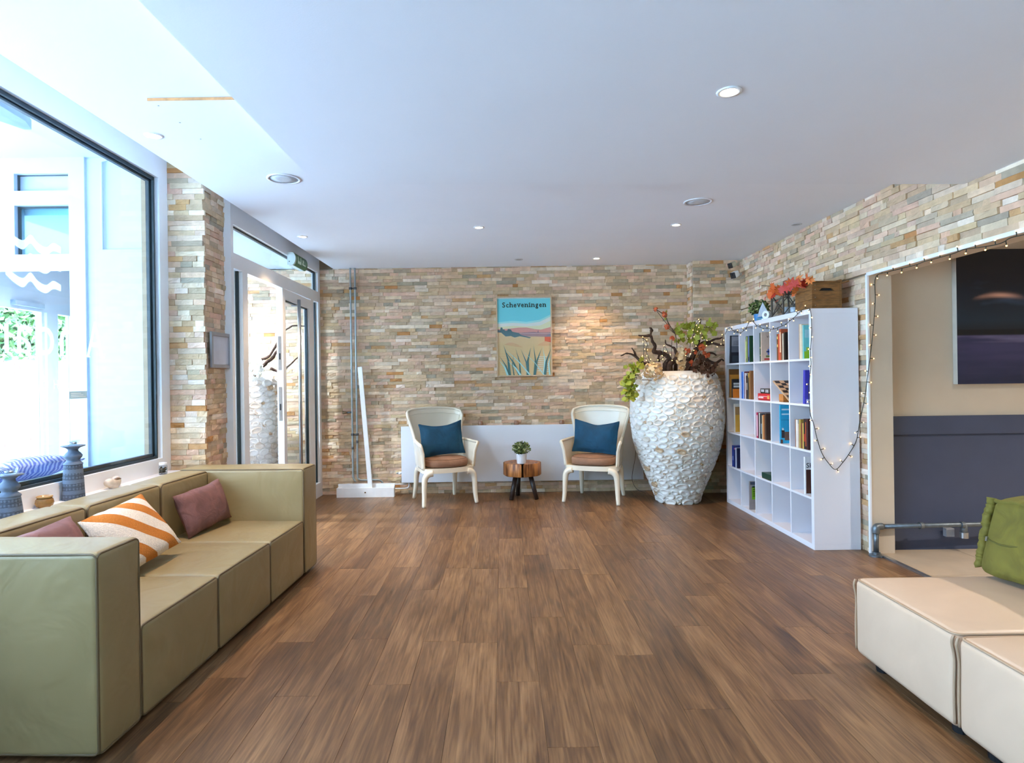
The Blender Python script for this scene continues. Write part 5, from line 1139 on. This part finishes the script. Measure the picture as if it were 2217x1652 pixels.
for (x, y) in ((845, 130), (835, 235), (1010, 640)): link('leaf', ME_vine, None, st_, loc=onY(*C4(x, y), 6.45) - fs0, rot=(rad(90), R.uniform(-.5, .5), .3), scale=(.022, .05, .04))
cs = [onY(*C4(x, y), 6.26) for x, y in ((1500, 960), (1400, 1080), (1600, 1080), (1500, 1180), (1350, 1200), (1650, 1180), (1560, 1270), (1430, 1000), (1700, 1110))]
sprig('dried_hydrangea', 'dried brown hydrangea drooping over the right rim of the vase', 'plant', cs, 90, .020, ME_dry, .045, [(VC.x + .1, VC.y - .1, 1.25), onY(*C4(1450, 1050), 6.3), onY(*C4(1520, 1150), 6.26)], M_stem, R, part='floret')
# vestibule vase contents
VB = Vector((-2.74, 6.40, 0))
t = thing('driftwood_branch', 'twisted driftwood branch in the vestibule vase', 'branch', (VB.x, VB.y, 1.36))
def vp(px, py, Y): return onY(px, py, Y) - Vector((VB.x, VB.y, 1.36))
obj('limb', gnarl([Vector((.1, -.1, -.2)), vp(552, 808, 6.25), vp(565, 795, 6.25), vp(576, 785, 6.25), vp(590, 775, 6.25), vp(600, 760, 6.25), vp(606, 740, 6.25)], .026, .012, 30), M_drift, t, True)
obj('twig', gnarl([vp(568, 778, 6.25), vp(585, 768, 6.25), vp(620, 712, 6.25), vp(660, 705, 6.25)], .016, .005, 32), M_drift, t, True)
obj('twig', gnarl([vp(585, 798, 6.25), vp(610, 802, 6.25), vp(650, 770, 6.25)], .016, .005, 34), M_drift, t, True)
ME_wh = leaf_mesh('petal', PET, mat('white_petal', L(240, 240, 232), .6, .05, 20), .35)
bloom('white hydrangea bloom in the vestibule vase', onY(550, 797, 6.15), .085, 70, ME_wh, .05, (VB.x + .1, VB.y - .1, 1.28), group='vestibule flowers')

# ------------------------------------------------------------------ bookcase
BX, BYN, BYF, BH, BD = 2.332, 4.668, 6.488, 1.82, 0.350
bc = thing('bookcase', 'white cube bookcase with twenty five open cells', 'bookcase', (BX, BYN, 0))
LN = BYF - BYN
for nm, b in (('side_panel', (0, BD, 0, .04, .04, BH - .04)), ('side_panel', (0, BD, LN - .04, LN, .04, BH - .04)), ('top_panel', (0, BD, 0, LN, BH - .04, BH)), ('base_panel', (0, BD, 0, LN, 0, .04))):
    obj(nm, puff(b[1] - b[0], b[3] - b[2], b[5] - b[4], .0015, (0, 0, 0), 1, 1, Matrix.Translation(((b[0] + b[1]) / 2, (b[2] + b[3]) / 2, (b[4] + b[5]) / 2))), M_shelf, bc)
CE = .335; PT = CE + .0162
for r in range(1, 5): obj('shelf_board', MB().box(.002, BD, .04, LN - .04, .04 + r * PT - .0162, .04 + r * PT), M_shelf, bc)
dv = MB().box(.003, BD, -.008, .008, 0, CE).mesh('divider'); dv.materials.append(M_shelf)
for r in range(5):
    for c in range(1, 5): link('divider', dv, None, bc, loc=(0, .04 + c * PT - .008, .04 + r * PT))
def cell(c, r):      # c 0 = far (left in view), r 0 = top; returns far inner y and floor z
    return BYF - .04 - c * PT, .04 + (4 - r) * PT
ROWN = ['top row', 'second row', 'third row', 'fourth row', 'bottom row']; COLN = ['leftmost column', 'second column', 'middle column', 'fourth column', 'rightmost column']
M_pages = mat('book_pages', L(228, 216, 192), .8, .08, 120, stretch=(1, 30, 1))
def colmat(rgb, rough=.45): return mat('cover_%d_%d_%d' % rgb, L(*rgb), rough, .08, 25)
def book(c, r, y, th, h, rgb, label, depth=.19, inset=.012, lean=0.0, band=None, patches=(), z=0.0):
    yf, z0 = cell(c, r); t = thing('book', '%s, bookcase %s, %s' % (label, ROWN[r], COLN[c]), 'book', (BX + inset, yf - y - th, z0 + z + .0005), 0, 'books in the bookcase')
    Ml = Matrix.Rotation(lean, 4, 'X'); m = colmat(rgb)
    cv_ = MB().box(0, .003, 0, th, 0, h, Ml).box(.003, depth, 0, .0025, 0, h, Ml).box(.003, depth, th - .0025, th, 0, h, Ml)
    obj('cover', cv_, m, t); obj('pages', MB().box(.003, depth - .004, .0025, th - .0025, .003, h - .004, Ml), M_pages, t)
    if band:
        for (a, b, col) in band: obj('spine_print', MB().box(-.0006, .0, th * .18, th * .82, h * a, h * b, Ml), colmat(col), t)
    for (a, b, p, q, col) in patches: obj('cover_print', MB().box(depth * a, depth * b, -.0006, 0, h * p, h * q, Ml), colmat(col), t)
    return t
def row(c, r, y, items):
    for (th, h, rgb, label, kw) in items:
        book(c, r, y, th, h, rgb, label, **kw); y += th + .0012
# top row
book(0, 0, .05, .022, .285, (26, 30, 42), 'leaning black book with a grey cover', lean=rad(5), patches=((.06, .98, .62, .97, (150, 150, 158)), (.06, .98, .40, .62, (92, 96, 108)), (.15, .6, .66, .69, (60, 62, 70)), (.15, .7, .72, .75, (60, 62, 70)), (.15, .65, .78, .81, (60, 62, 70)), (.12, .7, .05, .28, (52, 60, 68))))
row(1, 0, .115, [(.022, .22, (224, 204, 170), 'cream spined book', {}), (.018, .25, (38, 92, 52), 'tall green book with a lime title', {'band': [(.15, .8, (150, 200, 90))]}), (.016, .245, (196, 190, 110), 'yellow spined book', {}), (.016, .245, (24, 52, 36), 'very dark green book', {}), (.024, .25, (120, 140, 190), 'grey blue book with a dark foot', {'band': [(.05, .2, (40, 40, 70))]}), (.02, .25, (30, 70, 46), 'rightmost dark green book', {})])
row(2, 0, .105, [(.022, .26, (14, 66, 48), 'bottle green book', {'band': [(.45, .5, (200, 190, 120)), (.2, .23, (200, 190, 120))]}), (.02, .265, (196, 176, 160), 'beige flower book with a blue bouquet cover', {'patches': ((.12, .6, .05, .10, (176, 30, 40)), (.28, .42, .22, .42, (92, 112, 178)), (.22, .36, .30, .36, (76, 96, 168)), (.36, .52, .34, .5, (120, 140, 200)), (.2, .5, .14, .2, (96, 120, 70)))})])
bt = bpy.data.objects[[o.name for o in COL.objects if o.name.startswith('book') and o.type == 'EMPTY'][-1]]
vl_ = MB(); xo = .045
for ch in 'VLI':
    vs, fs = text_mesh(ch, .012); xs = [p.x for p in vs]; x0 = min(xs); wd = max(xs) - x0
    vl_.add([(xo + (p.x - x0) * .028, -.0012, .212 + p.y * .028) for p in vs], fs); xo += wd * .028 + .004
obj('lettering', vl_, colmat((70, 60, 56)), bt)
row(3, 0, .105, [(.03, .225, (110, 66, 36), 'brown book with gold bands', {'band': [(.5, .6, (210, 170, 100)), (.8, .9, (210, 170, 100))]}), (.018, .222, (226, 92, 62), 'orange red book', {}), (.034, .262, (176, 84, 54), 'tallest brick red book with a cream title', {'band': [(.25, .9, (232, 196, 160))]}), (.02, .22, (92, 70, 52), 'dark tan book', {}), (.02, .222, (206, 196, 176), 'off white thin book', {}), (.03, .23, (30, 24, 22), 'black book with an orange flower cover', {'patches': ((.2, .34, .38, .55, (214, 110, 60)), (.15, .5, .75, .9, (200, 190, 176)), (.25, .4, .12, .2, (170, 60, 40)))})])
row(4, 0, .15, [(.012, .275, (196, 160, 130), 'thin tan book', {}), (.03, .272, (232, 212, 180), 'wide cream book', {}), (.016, .262, (198, 190, 160), 'thin grey green book', {}), (.014, .262, (120, 206, 206), 'aqua book with a lime swirl cover', {'patches': ((.02, .8, .0, .22, (150, 196, 40)), (.1, .8, .22, .34, (172, 206, 80)), (.05, .8, .62, .86, (170, 214, 220)))})])
# second row
row(0, 1, .035, [(.02, .292, (128, 84, 44), 'tall brown wooden coloured book', {}), (.045, .235, (196, 130, 48), 'thick ochre book', {}), (.03, .19, (40, 40, 46), 'low charcoal book with a pale title', {'patches': ((.05, .5, .55, .66, (200, 200, 200)), (.05, .5, .70, .8, (200, 200, 200)))}), (.02, .09, (214, 120, 40), 'very low orange booklet', {})])
row(1, 1, .02, [(.034, .262, (26, 96, 190), 'bright blue book', {}), (.028, .262, (150, 176, 224), 'light blue book', {}), (.016, .264, (104, 30, 36), 'maroon book', {}), (.02, .25, (226, 222, 222), 'white spined book', {}), (.016, .225, (130, 96, 70), 'brown paperback', {}), (.02, .22, (40, 36, 38), 'black paperback', {'band': [(.4, .7, (200, 190, 180))]}), (.02, .245, (58, 60, 70), 'slate book', {}), (.026, .25, (190, 150, 60), 'mustard topped book', {'band': [(.0, .82, (40, 40, 44))]}), (.024, .27, (150, 104, 66), 'nearest brown hardback', {})])
def flatbox(c, r, y, w, h, rgb, name, label, cat, depth=.22, z=0, inset=.01, prints=()):
    yf, z0 = cell(c, r); t = thing(name, label, cat, (BX + inset, yf - y - w, z0 + z + .0004))
    obj('lid', puff(depth, w, h * .8, .002, (0, 0, 0), 1, 1, Matrix.Translation((depth / 2, w / 2, h * .6))), colmat(rgb), t)
    obj('tray', MB().box(.002, depth - .002, .002, w - .002, 0, h * .2), colmat(tuple(int(q * .8) for q in rgb)), t)
    for (a, b, p, q, col) in prints: obj('print', MB().box(-.0005, 0.0, w * a, w * b, h * p, h * q), colmat(col), t)
    return t
flatbox(2, 1, .055, .27, .062, (206, 34, 44), 'game_box', 'red game box lying flat in the bookcase second row', 'box', prints=((.55, .95, .3, .5, (240, 210, 210)), (.15, .9, .55, .62, (236, 200, 200)), (.1, .25, .25, .75, (240, 170, 90))))
flatbox(2, 1, .11, .21, .044, (62, 54, 52), 'card_box', 'dark brown card box lying on top of the red game box', 'box', depth=.16, z=.063, prints=((.2, .3, .2, .8, (200, 200, 205)), (.36, .46, .2, .8, (190, 190, 200)), (.6, .9, .3, .8, (180, 185, 195))))
yf, z0 = cell(3, 1)
cbz = thing('chess_board', 'black and tan chess board leaning inside the bookcase', 'chess board', (BX + .012, yf - .325, z0 + .012))
Mc = Matrix.Rotation(math.atan2(.165, .312), 4, 'X'); CL = .348
obj('board', MB().box(0, .30, 0, CL, -.006, .006, Mc), colmat((190, 160, 130)), cbz)
for i in range(7):
    for j in range(8):
        if (i + j) % 2: obj('dark_square', MB().box(.008 + i * .0405, .008 + (i + 1) * .0405, .008 + j * .0415, .008 + (j + 1) * .0415, .006, .0066, Mc), colmat((36, 32, 36)), cbz)
flatbox(3, 1, .125, .08, .066, (196, 126, 62), 'wooden_box', 'orange wooden box under the leaning chess board', 'box', depth=.12, inset=.015)
book(4, 1, .20, .03, .262, (62, 62, 176), 'indigo game box with a white disc', depth=.24, lean=rad(3), patches=((.05, .9, .08, .14, (200, 206, 236)), (.05, .9, .02, .05, (226, 228, 240))))
yf, z0 = cell(4, 1)
q = bpy.data.objects[[o.name for o in COL.objects if o.name.startswith('book') and o.type == 'EMPTY'][-1]]
obj('disc_print', MB().lathe([(.05, 0), (.05, .0012)], 28, Matrix.Translation((.075, -.0006, .155)) @ Matrix.Rotation(rad(90 + 3), 4, 'X')), colmat((232, 232, 240)), q)
# third row
book(0, 2, .155, .014, .29, (214, 206, 196), 'white edged book with a golden cover', patches=((.05, .98, .62, .90, (150, 120, 80)), (.05, .98, .02, .62, (196, 150, 60)), (.3, .7, .1, .5, (130, 80, 36)), (.55, .9, .15, .4, (226, 220, 205))))
row(2, 2, .01, [(.036, .235, (176, 22, 74), 'crimson book with a white vertical title', {'band': [(.08, .9, (230, 190, 205))]}), (.018, .235, (30, 28, 34), 'narrow black book', {}), (.02, .232, (206, 200, 190), 'grey white book', {}), (.02, .23, (40, 52, 48), 'dark green black book', {}), (.022, .232, (52, 58, 72), 'blue black book', {'band': [(.2, .6, (150, 170, 190))]}), (.022, .215, (206, 176, 130), 'sand coloured book', {}), (.022, .222, (190, 110, 50), 'burnt orange book', {}), (.02, .22, (120, 84, 50), 'mid brown book', {}), (.024, .235, (60, 42, 36), 'nearest dark brown book', {})])
bt = book(3, 2, .135, .016, .325, (44, 166, 208), 'tall sky blue picture book with horses', depth=.26, patches=((.02, .98, .60, .612, (26, 120, 160)), (.05, .4, .86, .90, (214, 238, 246)), (.05, .46, .74, .775, (214, 238, 246)), (.04, .14, .14, .34, (58, 52, 58)), (.06, .11, .30, .40, (230, 228, 226)), (.14, .34, .08, .30, (112, 84, 70)), (.28, .42, .12, .28, (232, 228, 224)), (.0, .08, .0, .10, (96, 74, 64))))
row(4, 2, .065, [(.012, .222, (150, 96, 60), 'thin rust book', {}), (.03, .22, (232, 228, 220), 'white book', {}), (.022, .19, (196, 170, 150), 'rosy tan book', {}), (.03, .225, (168, 140, 64), 'olive gold book', {}), (.02, .20, (120, 40, 40), 'dark red book', {}), (.02, .20, (206, 176, 84), 'straw yellow book', {}), (.022, .235, (46, 26, 30), 'black and red book', {'band': [(.25, .5, (206, 50, 40))]}), (.02, .235, (30, 26, 30), 'black book with an orange edge', {'band': [(.1, .9, (190, 80, 40))]}), (.024, .238, (64, 30, 34), 'nearest wine coloured book', {})])
# fourth row
row(0, 3, .09, [(.05, .215, (40, 66, 150), 'wide royal blue book', {'band': [(.3, .5, (120, 140, 200))]}), (.04, .21, (30, 46, 110), 'navy book with a pink top', {'band': [(.85, .93, (214, 120, 170))]}), (.03, .2, (196, 206, 226), 'pale blue white book', {}), (.03, .2, (24, 30, 66), 'nearest midnight blue book', {})])
flatbox(2, 3, .115, .21, .052, (18, 62, 48), 'card_box', 'dark green box lying alone in the bookcase fourth row', 'box', depth=.20)
bt = book(4, 3, .20, .02, .29, (236, 236, 238), 'white book lettered SHA over a brown photo', depth=.24, patches=((.03, .98, .02, .66, (74, 40, 32)), (.2, .5, .2, .5, (112, 66, 50))))
sv = MB(); xo = .010
for ch in 'SHA':
    vs, fs = text_mesh(ch, .01); xs = [p.x for p in vs]; x0 = min(xs); wd = max(xs) - x0; S = .052
    sv.add([(xo + (p.x - x0) * S, -.0012, .207 + p.y * S) for p in vs], fs); xo += wd * S + .006
obj('lettering', sv, colmat((40, 40, 46)), bt)
bt = book(1, 4, .165, .02, .27, (150, 140, 140), 'grey book with a lime green label', depth=.2, patches=((.02, .98, .88, .98, (70, 76, 92)), (.10, .9, .36, .82, (124, 176, 40)), (.10, .9, .78, .86, (140, 150, 150)), (.15, .5, .70, .73, (60, 90, 30)), (.15, .6, .62, .65, (60, 90, 30)), (.15, .55, .54, .57, (60, 90, 30)), (.15, .4, .47, .50, (60, 90, 30))))

# ------------------------------------------------------------------ things on top of the bookcase
M_crate = mat('worn_crate_wood', L(128, 86, 42), .6, .42, 14, .6, 60, stretch=(1, 1, 5), bdist=.004)
cr = thing('wooden_crate', 'old wooden crate with a handle slot on top of the bookcase', 'crate', (2.372, 4.735, BH))
w, d, h = .228, .27, .226
for k in range(3): obj('side_board', MB().box(0, .012, .0, d, k * h / 3 + .0006, (k + 1) * h / 3 - .0012), M_crate, cr); obj('side_board', MB().box(w - .012, w, .0, d, k * h / 3 + .0006, (k + 1) * h / 3 - .0012), M_crate, cr)
b0, b1 = .012, w - .012
obj('end_board', MB().box(b0, b1, 0.004, .018, .0006, h * .345), M_crate, cr); obj('end_board', MB().box(b0, b1, 0.004, .018, h * .35, h * .62), M_crate, cr)
sl = [(b0, h * .625), (.058, h * .625), (.078, h * .625 + .020), (.150, h * .625 + .020), (.172, h * .625), (b1, h * .625), (b1, h * .90), (b0, h * .90)]
obj('end_board', MB().prism(sl, .004, .018), M_crate, cr)
obj('slot_shadow', MB().box(b0, b1, .02, .024, h * .5, h * .78), mat('slot_shade_black', L(24, 22, 26), .9), cr)  # dark sheet stands in for the shade behind the handle slot
obj('lid_board', MB().box(-.004, w + .004, -.002, d, h * .905, h * .95), M_crate, cr)
obj('back_board', MB().box(b0, b1, d - .014, d, .0006, h * .9), M_crate, cr)
for zz in (.03, .09, .15, .185): obj('nail', MB().lathe([(.003, 0), (.003, .0015)], 6, Matrix.Rotation(rad(90), 4, 'X')), M_steel, cr, loc=(.026, .004, zz))
t = thing('glass_tumbler', 'small cut glass tumbler beside the wooden crate', 'glass', (2.385, 5.055, BH))
obj('bowl', MB().lathe([(.0, 0), (.026, 0), (.03, .01), (.034, .075), (.031, .075), (.027, .012), (0, .008)], 16), M_bowl, t, True)
obj('wax', MB().lathe([(.026, .012), (.029, .05), (0, .05)], 14), mat('white_wax', L(226, 226, 232), .6), t, True)
ln = thing('lantern', 'grey metal lantern with crossed bars on the bookcase', 'lantern', (2.478, 5.40, BH), rad(10))
M_lan = mat('lantern_metal', L(98, 92, 84), .5, .2, 20, metal=.3); a = .082; hh = .205
for sx in (-1, 1):
    for sy in (-1, 1): obj('post', MB().box(sx * a - .006, sx * a + .006, sy * a - .006, sy * a + .006, 0, hh), M_lan, ln)
obj('base', MB().box(-a - .008, a + .008, -a - .008, a + .008, 0, .012), M_lan, ln); obj('top_rim', MB().box(-a - .008, a + .008, -a - .008, a + .008, hh, hh + .012), M_lan, ln)
obj('roof', MB().lathe([(.118, hh + .012), (.05, hh + .05), (.045, hh + .07), (.0, hh + .075)], 4, Matrix.Rotation(rad(45), 4, 'Z')), mat('lantern_roof', L(128, 124, 118), .45, .2, 20, metal=.4), ln)
obj('ring', MB().tube([(.022 * math.cos(2 * math.pi * k / 16), 0, hh + .092 + .022 * math.sin(2 * math.pi * k / 16)) for k in range(16)], .003, 6, closed=True), M_lan, ln, True)
for rz in (0, 90, 180, 270):
    Mr_ = Matrix.Rotation(rad(rz), 4, 'Z')
    for s_ in (-1, 1): obj('cross_bar', MB().tube([Mr_ @ Vector((-a * s_, -a, .014)), Mr_ @ Vector((a * s_, -a, hh - .002))], .0042, 6), M_lan, ln)
    obj('pane', MB().box(-a, a, -a + .004, -a + .006, .012, hh, Mr_), M_bowl, ln)
obj('candle', MB().lathe([(.028, .012), (.028, .09), (0, .09)], 16), mat('lantern_candle', L(220, 220, 222), .6), ln, True)
potted((2.47, 5.94, BH), 'small green plant in a blue pot on the bookcase', mat('sky_blue_pot', L(70, 140, 200), .45, .05), .040, .052, .085, .098, .135, 420, .032)
sb = thing('toy_sailboat', 'small wooden toy sailboat with white sails on the bookcase', 'sailboat', (2.385, 5.66, BH), rad(-62))
hu = [(-.06, .022), (-.045, .0), (.045, .0), (.068, .026)]
obj('hull', MB().prism(hu, -.016, .016), mat('teal_hull', L(70, 128, 150), .5), sb)
obj('mast', MB().tube([(0, 0, .02), (0, 0, .165)], .003, 8), mat('white_mast', L(214, 220, 226), .5), sb)
M_sail = mat('sail_cloth', L(178, 186, 196), .7, .05, 60)
obj('sail', MB().prism([(.004, .036), (.06, .036), (.045, .09), (.004, .160)], -.002, .002), M_sail, sb); obj('sail', MB().prism([(-.004, .036), (-.056, .036), (-.036, .10), (-.004, .155)], -.002, .002), M_sail, sb)
rg = thing('ring_ornament', 'white faceted ring ornament on the bookcase edge', 'ornament', (2.368, 5.535, BH + .038), rad(-60))
rm = MB(); n = 10
for k in range(n):
    a_ = 2 * math.pi * k / n
    for (r_, y_) in ((.038, -.018), (.038, .018), (.016, .018), (.016, -.018)): rm.v.append((r_ * math.cos(a_), y_, r_ * math.sin(a_)))
for k in range(n):
    for j in range(4): rm.f.append((k * 4 + j, k * 4 + (j + 1) % 4, ((k + 1) % n) * 4 + (j + 1) % 4, ((k + 1) % n) * 4 + j))
obj('ring', rm, M_white, rg); obj('foot', MB().box(-.045, .030, -.012, .012, -.038, -.030), M_white, rg)
MAPLE = [(0, -.5), (.12, -.2), (.42, -.38), (.34, -.1), (.62, .05), (.36, .18), (.42, .46), (.16, .3), (0, .68), (-.16, .3), (-.42, .46), (-.36, .18), (-.62, .05), (-.34, -.1), (-.42, -.38), (-.12, -.2)]
MM = [leaf_mesh('maple_leaf', MAPLE, mat('maple_orange', L(214, 98, 40), .55, .35, 22), .25), leaf_mesh('maple_leaf', MAPLE, mat('maple_red', L(190, 48, 26), .55, .35, 22), .25), leaf_mesh('maple_leaf', MAPLE, mat('maple_amber', L(226, 132, 66), .55, .3, 22), .25)]
def C5(x, y): return (1600 + x * .11277, 580 + y * .11277)
gl_pts = [onX(*C5(430, 340), 2.36), onX(*C5(600, 350), 2.37), onX(*C5(780, 380), 2.36), onX(*C5(960, 330), 2.36), onX(*C5(1130, 280), 2.35), onX(*C5(1330, 220), 2.35)]
g0 = gl_pts[2]; gl = thing('maple_garland', 'orange and red artificial maple leaf garland over the lantern and crate', 'garland', g0)
obj('stem', MB().tube([p - g0 for p in smoothpath(gl_pts, 5)], .0025, 6), M_stem, gl, True)
for (x, y, s_, k) in ((395, 320, .07, 1), (500, 595, .045, 1), (650, 360, .10, 0), (600, 500, .13, 0), (700, 430, .13, 0), (780, 500, .12, 0), (680, 520, .11, 1), (830, 420, .10, 1), (760, 400, .09, 0), (930, 380, .13, 1), (1000, 300, .12, 0), (1060, 330, .14, 1), (1130, 240, .13, 2), (1170, 300, .12, 0), (1080, 440, .10, 2), (1250, 300, .11, 1), (1320, 220, .13, 0), (1360, 250, .10, 2), (1040, 520, .07, 0), (720, 640, .05, 1), (560, 540, .10, 2), (1200, 350, .10, 1)):
    p = onX(*C5(x, y), 2.335 + R.uniform(-.02, .02)); link('leaf', MM[k], None, gl, loc=p - g0, rot=(rad(85) + R.gauss(0, .45), R.gauss(0, .7), rad(-60) + R.gauss(0, .6)), scale=(s_ * .72,) * 3)

# ------------------------------------------------------------------ string lights
M_wire = mat('dark_green_wire', L(44, 46, 36), .6); M_bulb = emit('warm_bulb', (1.0, .55, .14), 2.2)
bm = MB().lathe([(0, -.0046), (.0033, -.0033), (.0046, 0), (.0033, .0033), (0, .0046)], 8).mesh('bulb', True); bm.materials.append(M_bulb)
def string_lights(label, pts, step, stem=.028, seed=1, skip=.12, frame=lambda p: Vector((0, -1, 0))):
    rnd = random.Random(seed); P = smoothpath(pts, 5); o0 = P[0]; t = thing('string_lights', label, 'string lights', o0, 0, 'warm white string lights')
    obj('wire', MB().tube([p - o0 for p in P], .0026, 6), M_wire, t, True)
    acc = 0; side = 1
    for a, b in zip(P, P[1:]):
        L_ = (b - a).length; acc += L_
        if acc >= step:
            acc = 0; side = -side; d = (b - a).normalized(); n_ = frame(b); s_ = d.cross(n_); s_ = s_.normalized() if s_.length > 1e-5 else Vector((1, 0, 0))
            e = b + s_ * side * stem * rnd.uniform(.6, 1.1) + n_ * .004
            obj('lamp_stem', MB().tube([b - o0, e - o0], .0028, 6), M_wire, t)
            link('bulb', bm, None, t, loc=e - o0)
    return t
fp = [(1569.8, 724), (1573, 716), (1579, 709), (1584.5, 713.7), (1595, 720), (1606, 719), (1615.6, 709.6), (1623, 696), (1630, 696.5), (1638, 704.7), (1648, 709.6), (1661, 711.5), (1672.7, 713), (1684, 709.5), (1699, 703), (1712, 693), (1722, 685), (1730, 676.5), (1739, 669.5), (1748, 667)]
path = [onX(x, y, BX - .012) for x, y in fp] + [Vector((BX - .013, BYN - .006, BH - .004))]
side = [(1756, 680), (1757, 702), (1757, 723), (1755, 763), (1756, 788), (1753.6, 811), (1751.5, 832), (1751, 850), (1752.5, 875), (1755, 899), (1762, 919), (1768, 946), (1779, 980), (1794, 1003), (1809, 1016.5), (1825, 1001), (1840, 980), (1854, 954)]
path += [onY(x, y, BYN - .014) for x, y in side]
up = [(1861, 916), (1872, 862), (1878, 816.5), (1887, 748), (1892, 694), (1895, 648.6), (1896, 600)]
path += [onY(x, y, OPY - .022) for x, y in up]
hd = [(1922, 589), (1953, 581), (1981, 574), (2002, 566), (2029, 559), (2064, 549), (2088, 540), (2112, 537), (2150, 531), (2171, 525), (2188, 515), (2217, 508), (2300, 486)]
path += [onX(x, y, RX - .02) for x, y in hd]
def fr(p): return Vector((-1, 0, 0)) if (p.x < BX or p.y < OPY - .03) else Vector((0, -1, 0))
string_lights('warm string lights draped over the bookcase edge and round the opening', path, .062, frame=fr)
vb_ = [(550, 1070), (485, 965), (380, 935), (440, 900), (440, 620), (425, 600), (480, 640), (505, 715), (490, 830), (570, 1010), (700, 1000), (805, 930), (780, 885), (820, 745), (900, 900), (1010, 1020), (1170, 960), (1260, 860), (1380, 805), (1320, 620), (1370, 360), (1470, 255), (1430, 350), (1385, 445), (1440, 455), (1440, 540), (1530, 590), (1580, 720), (1630, 690), (1790, 735), (1845, 695), (1862, 535)]
string_lights('warm string lights tangled in the driftwood of the shell vase', [onY(*C4(x, y), 6.42) for x, y in vb_] , .045, stem=.012, seed=4)
